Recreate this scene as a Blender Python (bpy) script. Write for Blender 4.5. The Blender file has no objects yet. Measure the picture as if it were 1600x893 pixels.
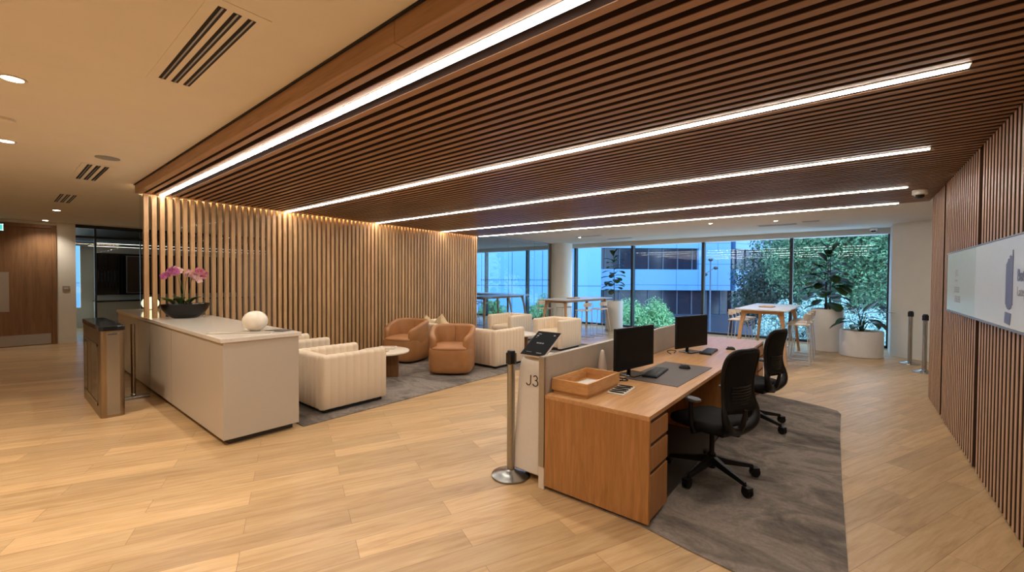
import bpy, math, random
from mathutils import Vector, Matrix
random.seed(7)
PI = math.pi
C = bpy.context.scene.collection
S = bpy.context.scene

# ------------------------------------------------------------------ camera
def setup_camera():
    f, pit, rol, A, h = 658.6, .0183, .0061, .6823, 1.619
    cp, sp = math.cos(pit), math.sin(pit)
    F = Vector((0, cp, -sp)); U = Vector((0, sp, cp)); R = Vector((1, 0, 0))
    R, U = R*math.cos(rol) + U*math.sin(rol), -R*math.sin(rol) + U*math.cos(rol)
    rz = Matrix.Rotation(A, 3, 'Z')
    R, U, F = rz@R, rz@U, rz@F
    cam = bpy.data.cameras.new('camera'); o = bpy.data.objects.new('camera', cam); C.objects.link(o)
    m = Matrix((R, U, -F)).transposed().to_4x4(); m.translation = Vector((0, 0, h))
    o.matrix_world = m
    cam.sensor_fit = 'HORIZONTAL'; cam.sensor_width = 36; cam.lens = 36*f/1600
    cam.clip_end = 300; cam.clip_start = .05
    S.camera = o
setup_camera()
CA, SA = math.cos(.6823), math.sin(.6823)
def E(r, d, z=0):                      # lateral / depth from the viewpoint to world metres (used for the far outdoors)
    return Vector((r*CA - d*SA, r*SA + d*CA, z))

# ------------------------------------------------------------------ view, world
S.view_settings.view_transform = 'Standard'; S.view_settings.look = 'None'
S.view_settings.exposure = 0.3; S.view_settings.gamma = 1.0
S.view_settings.use_curve_mapping = False
W = bpy.data.worlds.new('world'); S.world = W; W.use_nodes = True
bg = W.node_tree.nodes['Background']; bg.inputs[0].default_value = (.56, .80, 1, 1); bg.inputs[1].default_value = 4.0
STRIP = 36.0; STRIP_COL = (1, .95, .87, 1)
DOWN = 105.0; DOWN_COL = (1, .90, .77)

# ------------------------------------------------------------------ materials
def srgb(r, g, b):
    f = lambda c: (c/255/12.92) if c/255 <= .04045 else ((c/255+.055)/1.055)**2.4
    return (f(r), f(g), f(b), 1)
def newmat(name):
    m = bpy.data.materials.new(name); m.use_nodes = True
    return m, m.node_tree, m.node_tree.nodes['Principled BSDF']
def link(t, a, b): t.links.new(a, b)
def coords(t, scale, rot=(0, 0, 0), loc=(0, 0, 0)):
    tc = t.nodes.new('ShaderNodeTexCoord'); mp = t.nodes.new('ShaderNodeMapping')
    mp.inputs['Scale'].default_value = scale; mp.inputs['Rotation'].default_value = rot; mp.inputs['Location'].default_value = loc
    link(t, tc.outputs['Object'], mp.inputs['Vector']); return mp.outputs['Vector']
def noise(t, vec, scale, detail=3, rough=.6, dist=0):
    n = t.nodes.new('ShaderNodeTexNoise'); n.inputs['Scale'].default_value = scale; n.inputs['Detail'].default_value = detail
    n.inputs['Roughness'].default_value = rough; n.inputs['Distortion'].default_value = dist
    link(t, vec, n.inputs['Vector']); return n
def ramp(t, fac, stops):
    r = t.nodes.new('ShaderNodeValToRGB'); e = r.color_ramp.elements
    e[0].position, e[0].color = stops[0]; e[1].position, e[1].color = stops[1]
    for p, c in stops[2:]:
        x = e.new(p); x.color = c
    link(t, fac, r.inputs['Fac']); return r.outputs['Color']
def bump(t, b, height, strength=.2, dist=.01):
    n = t.nodes.new('ShaderNodeBump'); n.inputs['Strength'].default_value = strength; n.inputs['Distance'].default_value = dist
    link(t, height, n.inputs['Height']); link(t, n.outputs['Normal'], b.inputs['Normal'])
def plain(name, col, rough=.5, metal=0, spec=.5, nz=0, nscale=40, bmp=0, trans=0):
    m, t, b = newmat(name)
    b.inputs['Roughness'].default_value = rough; b.inputs['Metallic'].default_value = metal
    b.inputs['Specular IOR Level'].default_value = spec
    v = coords(t, (1, 1, 1)); n = noise(t, v, nscale, 3)
    d = max(nz, .02)
    c0 = tuple(max(0, c*(1-d)) for c in col[:3]) + (1,); c1 = tuple(min(1, c*(1+d)) for c in col[:3]) + (1,)
    link(t, ramp(t, n.outputs['Fac'], [(.3, c0), (.7, c1)]), b.inputs['Base Color'])
    if bmp: bump(t, b, n.outputs['Fac'], bmp, .004)
    return m
def wood(name, c0, c1, stretch=(1, 1, 12), scale=6, rough=.45, island=.25, spec=.4):
    m, t, b = newmat(name)
    b.inputs['Roughness'].default_value = rough; b.inputs['Specular IOR Level'].default_value = spec
    v = coords(t, stretch)
    geo = t.nodes.new('ShaderNodeNewGeometry')
    add = t.nodes.new('ShaderNodeVectorMath'); add.operation = 'ADD'
    sc = t.nodes.new('ShaderNodeVectorMath'); sc.operation = 'SCALE'; sc.inputs['Scale'].default_value = 37 if island else 0
    cmb = t.nodes.new('ShaderNodeCombineXYZ')
    for k in range(3): link(t, geo.outputs['Random Per Island'], cmb.inputs[k])
    link(t, cmb.outputs[0], sc.inputs[0]); link(t, v, add.inputs[0]); link(t, sc.outputs[0], add.inputs[1])
    n = noise(t, add.outputs[0], scale, 5, .65, .6)
    col = ramp(t, n.outputs['Fac'], [(.32, c0), (.68, c1)])
    if island:
        hs = t.nodes.new('ShaderNodeHueSaturation'); mr = t.nodes.new('ShaderNodeMapRange')
        mr.inputs['To Min'].default_value = 1-island; mr.inputs['To Max'].default_value = 1+island*.6
        link(t, geo.outputs['Random Per Island'], mr.inputs['Value']); link(t, mr.outputs[0], hs.inputs['Value'])
        link(t, col, hs.inputs['Color']); col = hs.outputs['Color']
    link(t, col, b.inputs['Base Color']); bump(t, b, n.outputs['Fac'], .06, .002)
    return m
def emis(name, col, strength):
    m, t, b = newmat(name); b.inputs['Base Color'].default_value = (.8, .8, .8, 1)
    b.inputs['Emission Color'].default_value = col if len(col) == 4 else (*col, 1); b.inputs['Emission Strength'].default_value = strength
    return m
def glassmat(name, tint=(1, 1, 1, 1), ior=1.45, rough=0):
    m = bpy.data.materials.new(name); m.use_nodes = True; t = m.node_tree; t.nodes.clear()
    out = t.nodes.new('ShaderNodeOutputMaterial'); mix = t.nodes.new('ShaderNodeMixShader')
    tr = t.nodes.new('ShaderNodeBsdfTransparent'); tr.inputs[0].default_value = tint
    gl = t.nodes.new('ShaderNodeBsdfGlossy'); gl.inputs['Roughness'].default_value = rough
    fr = t.nodes.new('ShaderNodeFresnel'); fr.inputs[0].default_value = ior
    ge = t.nodes.new('ShaderNodeNewGeometry'); mu = t.nodes.new('ShaderNodeMath'); mu.operation = 'SUBTRACT'; mu.use_clamp = True
    link(t, fr.outputs[0], mu.inputs[0]); link(t, ge.outputs['Backfacing'], mu.inputs[1]); link(t, mu.outputs[0], mix.inputs[0]); link(t, tr.outputs[0], mix.inputs[1]); link(t, gl.outputs[0], mix.inputs[2])
    link(t, mix.outputs[0], out.inputs[0]); return m
def floor_mat():
    m, t, b = newmat('oak_floor')
    v = coords(t, (1, 1, 1), (0, 0, -math.radians(66.6)), (-.34, -.0275, 0))
    br = t.nodes.new('ShaderNodeTexBrick'); br.offset = .5; br.offset_frequency = 2; br.squash = 1
    br.inputs['Scale'].default_value = 1; br.inputs['Brick Width'].default_value = 1.24; br.inputs['Row Height'].default_value = .1925
    br.inputs['Mortar Size'].default_value = .0011; br.inputs['Mortar Smooth'].default_value = .1; br.inputs['Bias'].default_value = 0
    br.inputs['Color1'].default_value = (0, 0, 0, 1); br.inputs['Color2'].default_value = (1, 1, 1, 1); br.inputs['Mortar'].default_value = (.5, .5, .5, 1)
    link(t, v, br.inputs['Vector'])
    sc = t.nodes.new('ShaderNodeVectorMath'); sc.operation = 'MULTIPLY'; sc.inputs[1].default_value = (1.1, 13, 1)
    ad = t.nodes.new('ShaderNodeVectorMath'); ad.operation = 'MULTIPLY_ADD'; ad.inputs[1].default_value = (23, 17, 9)
    link(t, v, sc.inputs[0]); link(t, br.outputs['Color'], ad.inputs[0]); link(t, sc.outputs[0], ad.inputs[2])
    n = noise(t, ad.outputs[0], 1.3, 6, .6, .9)
    n2 = noise(t, ad.outputs[0], 7, 4, .6, .3)
    col = ramp(t, n.outputs['Fac'], [(.25, srgb(172, 134, 90)), (.5, srgb(198, 162, 116)), (.78, srgb(214, 180, 136))])
    mx = t.nodes.new('ShaderNodeMixRGB'); mx.blend_type = 'MULTIPLY'; mx.inputs[0].default_value = .35
    link(t, col, mx.inputs[1]); link(t, ramp(t, n2.outputs['Fac'], [(.3, (.72, .68, .64, 1)), (.6, (1, 1, 1, 1))]), mx.inputs[2])
    hs = t.nodes.new('ShaderNodeHueSaturation'); mr = t.nodes.new('ShaderNodeMapRange')
    mr.inputs['To Min'].default_value = .80; mr.inputs['To Max'].default_value = 1.10
    sep = t.nodes.new('ShaderNodeSeparateColor'); link(t, br.outputs['Color'], sep.inputs[0])
    link(t, sep.outputs[0], mr.inputs['Value']); link(t, mr.outputs[0], hs.inputs['Value']); link(t, mx.outputs[0], hs.inputs['Color'])
    fin = t.nodes.new('ShaderNodeMixRGB'); link(t, br.outputs['Fac'], fin.inputs[0]); link(t, hs.outputs[0], fin.inputs[1])
    fin.inputs[2].default_value = srgb(118, 84, 54)
    link(t, fin.outputs[0], b.inputs['Base Color'])
    b.inputs['Roughness'].default_value = .34; b.inputs['Specular IOR Level'].default_value = .42
    bump(t, b, n2.outputs['Fac'], .05, .002)
    return m
def carpet_mat():
    m, t, b = newmat('marbled_rug')
    v = coords(t, (1, 1, 1), (0, 0, .5)); st = coords(t, (1.3, 2.0, 1), (0, 0, -.6))
    n = noise(t, st, 1.3, 7, .62, 1.2); n2 = noise(t, v, 160, 2); n3 = noise(t, v, 38, 4, .7)
    col = ramp(t, n.outputs['Fac'], [(.32, srgb(96, 88, 82)), (.47, srgb(128, 117, 107)), (.56, srgb(152, 139, 127)), (.70, srgb(112, 102, 94))])
    mx = t.nodes.new('ShaderNodeMixRGB'); mx.blend_type = 'MULTIPLY'; mx.inputs[0].default_value = .6
    link(t, col, mx.inputs[1]); link(t, ramp(t, n3.outputs['Fac'], [(.3, (.62, .62, .62, 1)), (.65, (1, 1, 1, 1))]), mx.inputs[2])
    link(t, mx.outputs[0], b.inputs['Base Color']); b.inputs['Roughness'].default_value = 1; b.inputs['Specular IOR Level'].default_value = .1
    bump(t, b, n2.outputs['Fac'], .6, .006)
    return m
def panels_mat(name, base, seam, bw, rh, mortar, rough=.3):
    m, t, b = newmat(name)
    br = t.nodes.new('ShaderNodeTexBrick'); br.offset = 0; br.inputs['Scale'].default_value = 1
    br.inputs['Brick Width'].default_value = bw; br.inputs['Row Height'].default_value = rh; br.inputs['Mortar Size'].default_value = mortar
    br.inputs['Color1'].default_value = base; br.inputs['Color2'].default_value = tuple(c*.94 for c in base[:3]) + (1,); br.inputs['Mortar'].default_value = seam
    tc = t.nodes.new('ShaderNodeTexCoord'); s = t.nodes.new('ShaderNodeSeparateXYZ'); c = t.nodes.new('ShaderNodeCombineXYZ')
    link(t, tc.outputs['Object'], s.inputs[0]); link(t, s.outputs[0], c.inputs[0]); link(t, s.outputs[2], c.inputs[1]); link(t, c.outputs[0], br.inputs['Vector'])
    link(t, br.outputs['Color'], b.inputs['Base Color']); b.inputs['Roughness'].default_value = rough
    return m
def leafmat(name, c0, c1, rough=.45, trans=.0, scale=3):
    m, t, b = newmat(name)
    geo = t.nodes.new('ShaderNodeNewGeometry')
    col = ramp(t, geo.outputs['Random Per Island'], [(0, c0), (1, c1)])
    n = noise(t, coords(t, (1, 1, 1)), scale, 3)
    mx = t.nodes.new('ShaderNodeMixRGB'); mx.blend_type = 'MULTIPLY'; mx.inputs[0].default_value = .5
    link(t, col, mx.inputs[1]); link(t, ramp(t, n.outputs['Fac'], [(.35, (.55, .6, .55, 1)), (.6, (1, 1, 1, 1))]), mx.inputs[2])
    link(t, mx.outputs[0], b.inputs['Base Color']); b.inputs['Roughness'].default_value = rough
    if trans:
        out = t.nodes['Material Output']; tl = t.nodes.new('ShaderNodeBsdfTranslucent'); ms = t.nodes.new('ShaderNodeMixShader'); ms.inputs[0].default_value = trans
        link(t, mx.outputs[0], tl.inputs[0]); link(t, b.outputs[0], ms.inputs[1]); link(t, tl.outputs[0], ms.inputs[2]); link(t, ms.outputs[0], out.inputs[0])
    return m

M = {}
M['floor'] = floor_mat()
M['rug'] = carpet_mat()
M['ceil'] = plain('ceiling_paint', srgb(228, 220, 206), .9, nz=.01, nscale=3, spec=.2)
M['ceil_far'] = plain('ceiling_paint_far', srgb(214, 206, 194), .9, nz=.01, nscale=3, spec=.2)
M['wallw'] = plain('white_wall_paint', srgb(230, 224, 212), .85, nz=.01, nscale=4, spec=.2)
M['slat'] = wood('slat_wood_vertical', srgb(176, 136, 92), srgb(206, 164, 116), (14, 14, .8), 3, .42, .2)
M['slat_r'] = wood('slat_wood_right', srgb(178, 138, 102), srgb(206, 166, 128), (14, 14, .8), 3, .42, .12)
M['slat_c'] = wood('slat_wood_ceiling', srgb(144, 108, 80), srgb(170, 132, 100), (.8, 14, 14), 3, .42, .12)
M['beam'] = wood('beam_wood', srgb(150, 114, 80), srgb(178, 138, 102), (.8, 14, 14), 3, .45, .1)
M['backing'] = plain('dark_brown_backing', srgb(66, 42, 26), .8, nz=.08, nscale=6)
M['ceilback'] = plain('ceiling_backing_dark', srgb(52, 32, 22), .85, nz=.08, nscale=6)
M['dark'] = plain('black_recess', (.01, .01, .011, 1), .7)
M['desk'] = wood('desk_oak_top', srgb(184, 134, 86), srgb(210, 160, 108), (12, 1, 12), 3, .33, .05)
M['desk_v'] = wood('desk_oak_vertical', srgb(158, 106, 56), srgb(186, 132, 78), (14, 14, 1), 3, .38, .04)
M['boxwood'] = wood('honey_wood_box', srgb(190, 138, 82), srgb(216, 164, 106), (3, 3, 14), 3, .4, .1)
M['door'] = wood('door_veneer', srgb(122, 88, 58), srgb(146, 106, 72), (10, 10, .6), 2.5, .5, .05)
M['stonetop'] = plain('cream_stone_top', srgb(222, 212, 198), .12, nz=.02, nscale=60, spec=.6)
M['counter'] = plain('greige_laminate', srgb(188, 175, 158), .38, nz=.015, nscale=90)
M['plinth'] = plain('plinth_dark', srgb(60, 54, 48), .5)
M['divider'] = plain('divider_laminate', srgb(176, 162, 144), .5, nz=.05, nscale=9)
M['alu'] = plain('brushed_aluminium', srgb(170, 165, 158), .35, metal=.9, nz=.04, nscale=80)
M['steel'] = plain('brushed_steel', srgb(168, 166, 162), .26, metal=1, nz=.05, nscale=90)
M['bronze'] = plain('bronze_steel', srgb(158, 142, 122), .28, metal=1, nz=.05, nscale=60)
M['black'] = plain('black_plastic', (.006, .0055, .0055, 1), .42, nz=.1, spec=.3)
M['blackgloss'] = plain('black_gloss', (.008, .008, .009, 1), .12, nz=.1)
M['screen'] = plain('switched_off_screen', (.005, .005, .005, 1), .3, nz=.05, spec=.2)
M['key'] = plain('black_keys', (.03, .03, .031, 1), .5, nz=.1)
M['mesh'] = plain('black_mesh_fabric', (.008, .007, .0065, 1), .8, nz=.3, nscale=200, spec=.2)
M['greyarm'] = plain('grey_arm_pad', (.07, .068, .066, 1), .5)
M['mat'] = plain('brown_leather_mat', srgb(84, 72, 66), .55, nz=.04, nscale=200)
M['cream'] = plain('cream_boucle_fabric', srgb(226, 205, 178), .95, nz=.03, nscale=120, bmp=.25, spec=.15)
M['cushion'] = plain('sand_cushion_linen', srgb(206, 178, 140), .95, nz=.04, nscale=90, bmp=.2, spec=.1)
M['tan'] = plain('tan_leather', srgb(166, 114, 68), .42, nz=.10, nscale=5, bmp=.05, spec=.45)
M['tan_seat'] = plain('tan_leather_seat', srgb(178, 124, 80), .45, nz=.06, nscale=6, bmp=.05, spec=.4)
M['piping'] = plain('dark_piping', srgb(92, 52, 28), .6)
M['tabletop'] = plain('travertine_top', srgb(222, 206, 184), .45, nz=.05, nscale=14)
M['tabwood'] = wood('table_pedestal_wood', srgb(112, 74, 44), srgb(142, 98, 62), (14, 14, 1), 3, .5, .05)
M['hightop'] = plain('grey_white_laminate', srgb(190, 186, 182), .35, nz=.02)
M['ash'] = wood('ash_leg_wood', srgb(176, 134, 92), srgb(200, 158, 116), (14, 14, 1), 3, .5, .05)
M['stool'] = plain('cream_stool_shell', srgb(212, 196, 178), .5, nz=.02)
M['rod'] = plain('white_rod_steel', srgb(196, 190, 184), .35, metal=.3)
M['white'] = plain('white_gloss_plastic', srgb(222, 214, 202), .28, nz=.01)
M['pot'] = plain('white_planter_glaze', srgb(214, 208, 202), .55, nz=.02, nscale=30)
M['soil'] = plain('potting_soil', srgb(52, 42, 34), 1, nz=.4, nscale=60)
M['bowl'] = plain('black_bowl_stone', (.008, .006, .005, 1), .30, nz=.15, spec=.3)
M['paper'] = plain('white_paper', srgb(232, 228, 220), .7)
M['ink'] = plain('brown_black_ink', srgb(54, 38, 30), .5)
M['greyink'] = plain('slate_blue_ink', srgb(106, 108, 132), .5, nz=.15, nscale=200)
M['palegrey'] = plain('pale_grey_ink', srgb(150, 150, 150), .6)
M['tabscreen'] = plain('tablet_screen_matte', (.004, .004, .005, 1), .5, spec=.06, nz=.05)
M['signw'] = plain('white_sign_glass', srgb(222, 222, 220), .22, nz=.01)
M['signg'] = plain('pale_grey_sign_glass', srgb(206, 210, 206), .2, nz=.02, nscale=3)
M['pale'] = plain('off_white_vase', srgb(220, 206, 190), .5)
M['frame'] = plain('anthracite_frame', srgb(30, 34, 40), .45, nz=.05)
M['blind'] = plain('white_blind_box', srgb(206, 202, 196), .7)
M['sill'] = plain('white_window_sill', srgb(206, 210, 212), .5)
M['glass'] = glassmat('window_glass', (.86, .93, 1, 1), 1.5)
M['pglass'] = glassmat('partition_glass', (.93, .95, .95, 1), 1.45)
M['dglass'] = glassmat('smoked_partition_glass', (.80, .80, .78, 1), 1.5)
M['strip'] = emis('strip_diffuser', STRIP_COL, STRIP)
M['dimstrip'] = emis('meeting_room_led', (1, .95, .88, 1), 5)
M['cove'] = emis('slat_cove_led', (1, .74, .42, 1), 34)
M['down'] = emis('downlight_diffuser', (1, .85, .66, 1), 30)
M['lampglow'] = emis('globe_lit_glass', (1, .78, .42, 1), 1.7)
M['opal'] = plain('opal_glass', srgb(236, 224, 204), .16, nz=.01)
M['exit'] = emis('exit_sign_green', (0, .55, .42, 1), .9)
M['exitw'] = emis('exit_sign_white', (.55, 1, 1, 1), 1.2)
M['grille'] = plain('vent_shadow', srgb(34, 26, 20), .8)
M['facade'] = panels_mat('facade_panels_blue', srgb(98, 154, 206), srgb(50, 90, 134), 2.6, 5.6, .035)
M['facade_b'] = panels_mat('facade_panels_pale', srgb(100, 148, 196), srgb(66, 106, 148), 3.7, 1.9, .03)
M['fwin'] = plain('facade_window_dark', srgb(32, 38, 54), .12, nz=.15, nscale=.4)
M['fmull'] = plain('facade_mullion', srgb(74, 84, 104), .5)
M['fpod'] = plain('podium_slate', srgb(44, 56, 78), .4, nz=.12, nscale=.3)
M['asphalt'] = plain('asphalt_ground', srgb(84, 96, 112), .9, nz=.15, nscale=1)
M['lawn'] = plain('planting_bed', srgb(60, 84, 60), 1, nz=.3, nscale=2)
M['leafA'] = leafmat('shrub_leaf_bright', srgb(84, 140, 84), srgb(150, 196, 140), .5, .25, 1.2)
M['leafB'] = leafmat('tree_leaf_mid', srgb(34, 66, 52), srgb(124, 168, 124), .6, .2, .7)
M['leafC'] = leafmat('shrub_leaf_pale', srgb(120, 160, 158), srgb(206, 226, 222), .4, .2, 2)
M['leafD'] = leafmat('tree_leaf_dark', srgb(30, 52, 50), srgb(66, 98, 86), .6, .2, .7)
M['bark'] = plain('bark', srgb(70, 62, 54), .9, nz=.3, nscale=12)
M['fig'] = leafmat('fig_leaf', srgb(22, 42, 22), srgb(56, 84, 36), .5, .1, 8)
M['strel'] = leafmat('strelitzia_leaf', srgb(24, 44, 34), srgb(48, 76, 50), .38, .08, 4)
M['orchleaf'] = leafmat('orchid_leaf', srgb(30, 56, 18), srgb(66, 96, 32), .3, .05, 8)
M['petalp'] = leafmat('petal_pale_pink', srgb(226, 160, 160), srgb(244, 206, 196), .6, .2, 30)
M['petalm'] = leafmat('petal_magenta', srgb(150, 44, 110), srgb(206, 110, 160), .6, .2, 30)
M['petalr'] = leafmat('petal_rose', srgb(176, 74, 104), srgb(220, 140, 150), .6, .2, 30)

# ------------------------------------------------------------------ mesh helpers
class MB:
    def __init__(s): s.v = []; s.f = []
    def add(s, vs, fs):
        n = len(s.v); s.v += [tuple(v) for v in vs]; s.f += [tuple(i+n for i in f) for f in fs]; return s
    def box(s, x0, x1, y0, y1, z0, z1):
        x0, x1 = min(x0, x1), max(x0, x1); y0, y1 = min(y0, y1), max(y0, y1); z0, z1 = min(z0, z1), max(z0, z1)
        return s.add([(x0,y0,z0),(x1,y0,z0),(x1,y1,z0),(x0,y1,z0),(x0,y0,z1),(x1,y0,z1),(x1,y1,z1),(x0,y1,z1)],
                     [(0,3,2,1),(4,5,6,7),(0,1,5,4),(1,2,6,5),(2,3,7,6),(3,0,4,7)])
    def obox(s, c, ux, uy, uz, hx, hy, hz):       # oriented box: centre, axes, half sizes
        c = Vector(c); ux = Vector(ux).normalized()*hx; uy = Vector(uy).normalized()*hy; uz = Vector(uz).normalized()*hz
        P = [c-ux-uy-uz, c+ux-uy-uz, c+ux+uy-uz, c-ux+uy-uz, c-ux-uy+uz, c+ux-uy+uz, c+ux+uy+uz, c-ux+uy+uz]
        return s.add(P, [(0,3,2,1),(4,5,6,7),(0,1,5,4),(1,2,6,5),(2,3,7,6),(3,0,4,7)])
    def bar(s, a, b, w, h, up=(0,0,1)):
        a, b = Vector(a), Vector(b); d = b-a; L = d.length; d.normalize()
        side = d.cross(Vector(up));
        if side.length < 1e-4: side = Vector((1, 0, 0))
        side.normalize(); u = side.cross(d)
        return s.obox((a+b)/2, d, side, u, L/2, w/2, h/2)
    def rings(s, rings, cap0=True, cap1=True, closed=False):
        n = len(rings[0]); base = len(s.v)
        for r in rings: s.v += [tuple(p) for p in r]
        m = len(rings)
        for i in range(m if closed else m-1):
            j = (i+1) % m
            for k in range(n):
                l = (k+1) % n
                s.f.append((base+i*n+k, base+i*n+l, base+j*n+l, base+j*n+k))
        if not closed:
            if cap0: s.f.append(tuple(base+k for k in reversed(range(n))))
            if cap1: s.f.append(tuple(base+(m-1)*n+k for k in range(n)))
        return s
    def cyl(s, x, y, z0, z1, r, n=24, r1=None):
        r1 = r if r1 is None else r1
        return s.rings([[(x+q*math.cos(2*PI*k/n), y+q*math.sin(2*PI*k/n), z) for k in range(n)] for z, q in ((z0, r), (z1, r1))])
    def lathe(s, x, y, prof, n=32, sx=1, sy=1, rot=0):
        c, q = math.cos(rot), math.sin(rot); out = []
        for r, z in prof:
            ring = []
            for k in range(n):
                a = 2*PI*k/n; px, py = r*sx*math.cos(a), r*sy*math.sin(a)
                ring.append((x+px*c-py*q, y+px*q+py*c, z))
            out.append(ring)
        return s.rings(out)
    def tube(s, pts, r, n=8, closed=False):
        pts = [Vector(p) for p in pts]; m = len(pts); out = []
        rr = r if isinstance(r, (list, tuple)) else [r]*m
        prev = None
        for i, p in enumerate(pts):
            if closed: d = pts[(i+1) % m]-pts[i-1]
            else: d = pts[min(i+1, m-1)]-pts[max(i-1, 0)]
            if d.length < 1e-9: d = Vector((0, 0, 1))
            d.normalize()
            if prev is None:
                ref = Vector((0, 0, 1)) if abs(d.z) < .9 else Vector((1, 0, 0)); a = d.cross(ref).normalized()
            else:
                a = prev - d*prev.dot(d)
                a = a.normalized() if a.length > 1e-6 else d.orthogonal().normalized()
            prev = a; b = d.cross(a)
            out.append([p+(a*math.cos(2*PI*k/n)+b*math.sin(2*PI*k/n))*rr[i] for k in range(n)])
        return s.rings(out, closed=closed)
    def ell(s, c, rx, ry, rz, n=20, m=12):
        out = []
        for i in range(1, m):
            t = PI*i/m; out.append([(c[0]+rx*math.sin(t)*math.cos(2*PI*k/n), c[1]+ry*math.sin(t)*math.sin(2*PI*k/n), c[2]-rz*math.cos(t)) for k in range(n)])
        return s.rings(out)
    def build(s, name, mat, parent=None, smooth=None, bevel=0, seg=2, loc=None):
        me = bpy.data.meshes.new(name); me.from_pydata(s.v, [], s.f); me.validate(); me.update()
        o = bpy.data.objects.new(name, me); C.objects.link(o)
        me.materials.append(mat if not isinstance(mat, str) else M[mat])
        if smooth is not None:
            for p in me.polygons: p.use_smooth = True
            me.set_sharp_from_angle(angle=math.radians(smooth))
        if bevel:
            b = o.modifiers.new('bevel', 'BEVEL'); b.width = bevel; b.segments = seg; b.limit_method = 'ANGLE'; b.angle_limit = math.radians(40)
        if parent: o.parent = parent
        if loc: o.location = loc
        return o
def thing(name, label, cat, loc=(0, 0, 0), rz=0, group=None):
    o = bpy.data.objects.new(name, None); C.objects.link(o); o.location = loc; o.rotation_euler = (0, 0, rz)
    o.empty_display_size = .1
    o['label'] = label; o['category'] = cat
    if group: o['group'] = group
    return o
def tag(o, label, cat, group=None):
    o['label'] = label; o['category'] = cat
    if group: o['group'] = group
    return o
def struct(o): o['kind'] = 'structure'; return o
KIDS = {}
def kids(o): return [c for c in bpy.data.objects if c.parent == o]
def dup(o, loc, rz, label, group=None):
    def cp(a, par):
        c = a.copy(); C.objects.link(c)
        if par: c.parent = par
        for ch in kids_map.get(a.name, []): cp(ch, c)
        return c
    kids_map = {}
    for q in bpy.data.objects:
        if q.parent: kids_map.setdefault(q.parent.name, []).append(q)
    c = cp(o, None); c.location = loc; c.rotation_euler = (0, 0, rz); c['label'] = label
    if group: c['group'] = group
    return c
def text_mesh(name, body, size, mat, parent, matrix, extrude=.001, bold=0):
    cu = bpy.data.curves.new(name, 'FONT'); cu.body = body; cu.size = size; cu.extrude = extrude; cu.offset = bold
    to = bpy.data.objects.new(name, cu); C.objects.link(to)
    bpy.context.view_layer.update()
    dg = bpy.context.evaluated_depsgraph_get(); me = bpy.data.meshes.new_from_object(to.evaluated_get(dg))
    bpy.data.objects.remove(to)
    me.transform(matrix); me.materials.clear(); me.materials.append(M[mat])
    o = bpy.data.objects.new(name, me); C.objects.link(o); o.parent = parent
    return o

# ------------------------------------------------------------------ room shell
HC = 2.756           # underside of slatted canopy
HW = 2.87            # white ceiling by the entrance
HF = 2.835           # white ceiling by the windows
XW = .816            # slatted right wall
def slatx(y): return -7.6254 - .0566*(y-1.332)      # slatted left screen runs slightly askew
XL = -15.6
struct(MB().box(-19, 3.2, -5, 13.2, -.12, 0).build('floor', 'floor'))
struct(MB().box(-19, 3.2, -5, 1.27, HW, HW+.1).build('ceiling', 'ceil'))
struct(MB().box(-19, slatx(5)-.05, 1.27, 8.47, HW, HW+.1).build('ceiling', 'ceil'))
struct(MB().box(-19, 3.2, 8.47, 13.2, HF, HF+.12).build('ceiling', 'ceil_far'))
# canopy backing and slats
PITCH = .0955
STRIPS = [(1.514, -7.64, .45), (3.254, -7.73, .45), (5.086, -7.83, .482), (7.017, -7.94, .482), (8.40, -8.02, .482)]
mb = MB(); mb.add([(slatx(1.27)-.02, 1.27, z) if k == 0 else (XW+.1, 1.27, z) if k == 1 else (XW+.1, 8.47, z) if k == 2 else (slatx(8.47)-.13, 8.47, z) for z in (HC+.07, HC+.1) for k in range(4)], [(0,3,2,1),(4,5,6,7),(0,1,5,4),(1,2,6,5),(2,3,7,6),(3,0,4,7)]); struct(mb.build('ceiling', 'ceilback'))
mb = MB(); core = MB(); slys = []
y = 1.36
while y < 8.44:
    slys.append(y); y += PITCH
for y in slys:
    near = [s for s in STRIPS if abs(s[0]-y) < .052]
    xl = slatx(y)+.03
    if near:
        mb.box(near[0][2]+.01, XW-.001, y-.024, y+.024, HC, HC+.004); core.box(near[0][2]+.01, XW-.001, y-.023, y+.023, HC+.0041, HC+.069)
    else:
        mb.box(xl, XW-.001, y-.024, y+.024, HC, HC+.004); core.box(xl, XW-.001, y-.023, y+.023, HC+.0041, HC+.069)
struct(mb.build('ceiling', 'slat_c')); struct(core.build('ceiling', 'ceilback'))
# fascia beam along the canopy edge, in two lengths with a fine joint
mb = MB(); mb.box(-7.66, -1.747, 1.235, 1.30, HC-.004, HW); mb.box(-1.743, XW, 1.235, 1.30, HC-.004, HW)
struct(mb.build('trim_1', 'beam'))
struct(MB().box(-7.66, XW, 1.222, 1.234, HW-.012, HW-.0005).build('trim_2', 'dark'))
# slatted right wall
mb = MB(); core = MB(); y = slys[0]-PITCH*60
GAPS = [7.07, 5.26, 3.44, 1.63, -.2]
while y < 8.19:
    if y > -4.9 and not any(abs(y-g) < .055 for g in GAPS) : mb.box(XW, XW+.003, y-.022, y+.022, .012, HC if y > 1.3 else HW-.002); core.box(XW+.0031, XW+.05, y-.0215, y+.0215, .012, HC if y > 1.3 else HW-.002)
    y += PITCH
struct(mb.build('wall_right', 'slat_r')); struct(core.build('wall_right', 'backing'))
struct(MB().box(XW+.051, XW+.2, -4.9, 8.2, 0, HW-.001).build('wall_right', 'backing'))
struct(MB().box(XW+.01, XW+.2, 8.2, 8.235, 0, HF-.001).build('trim_3', 'slat_r'))
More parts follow.
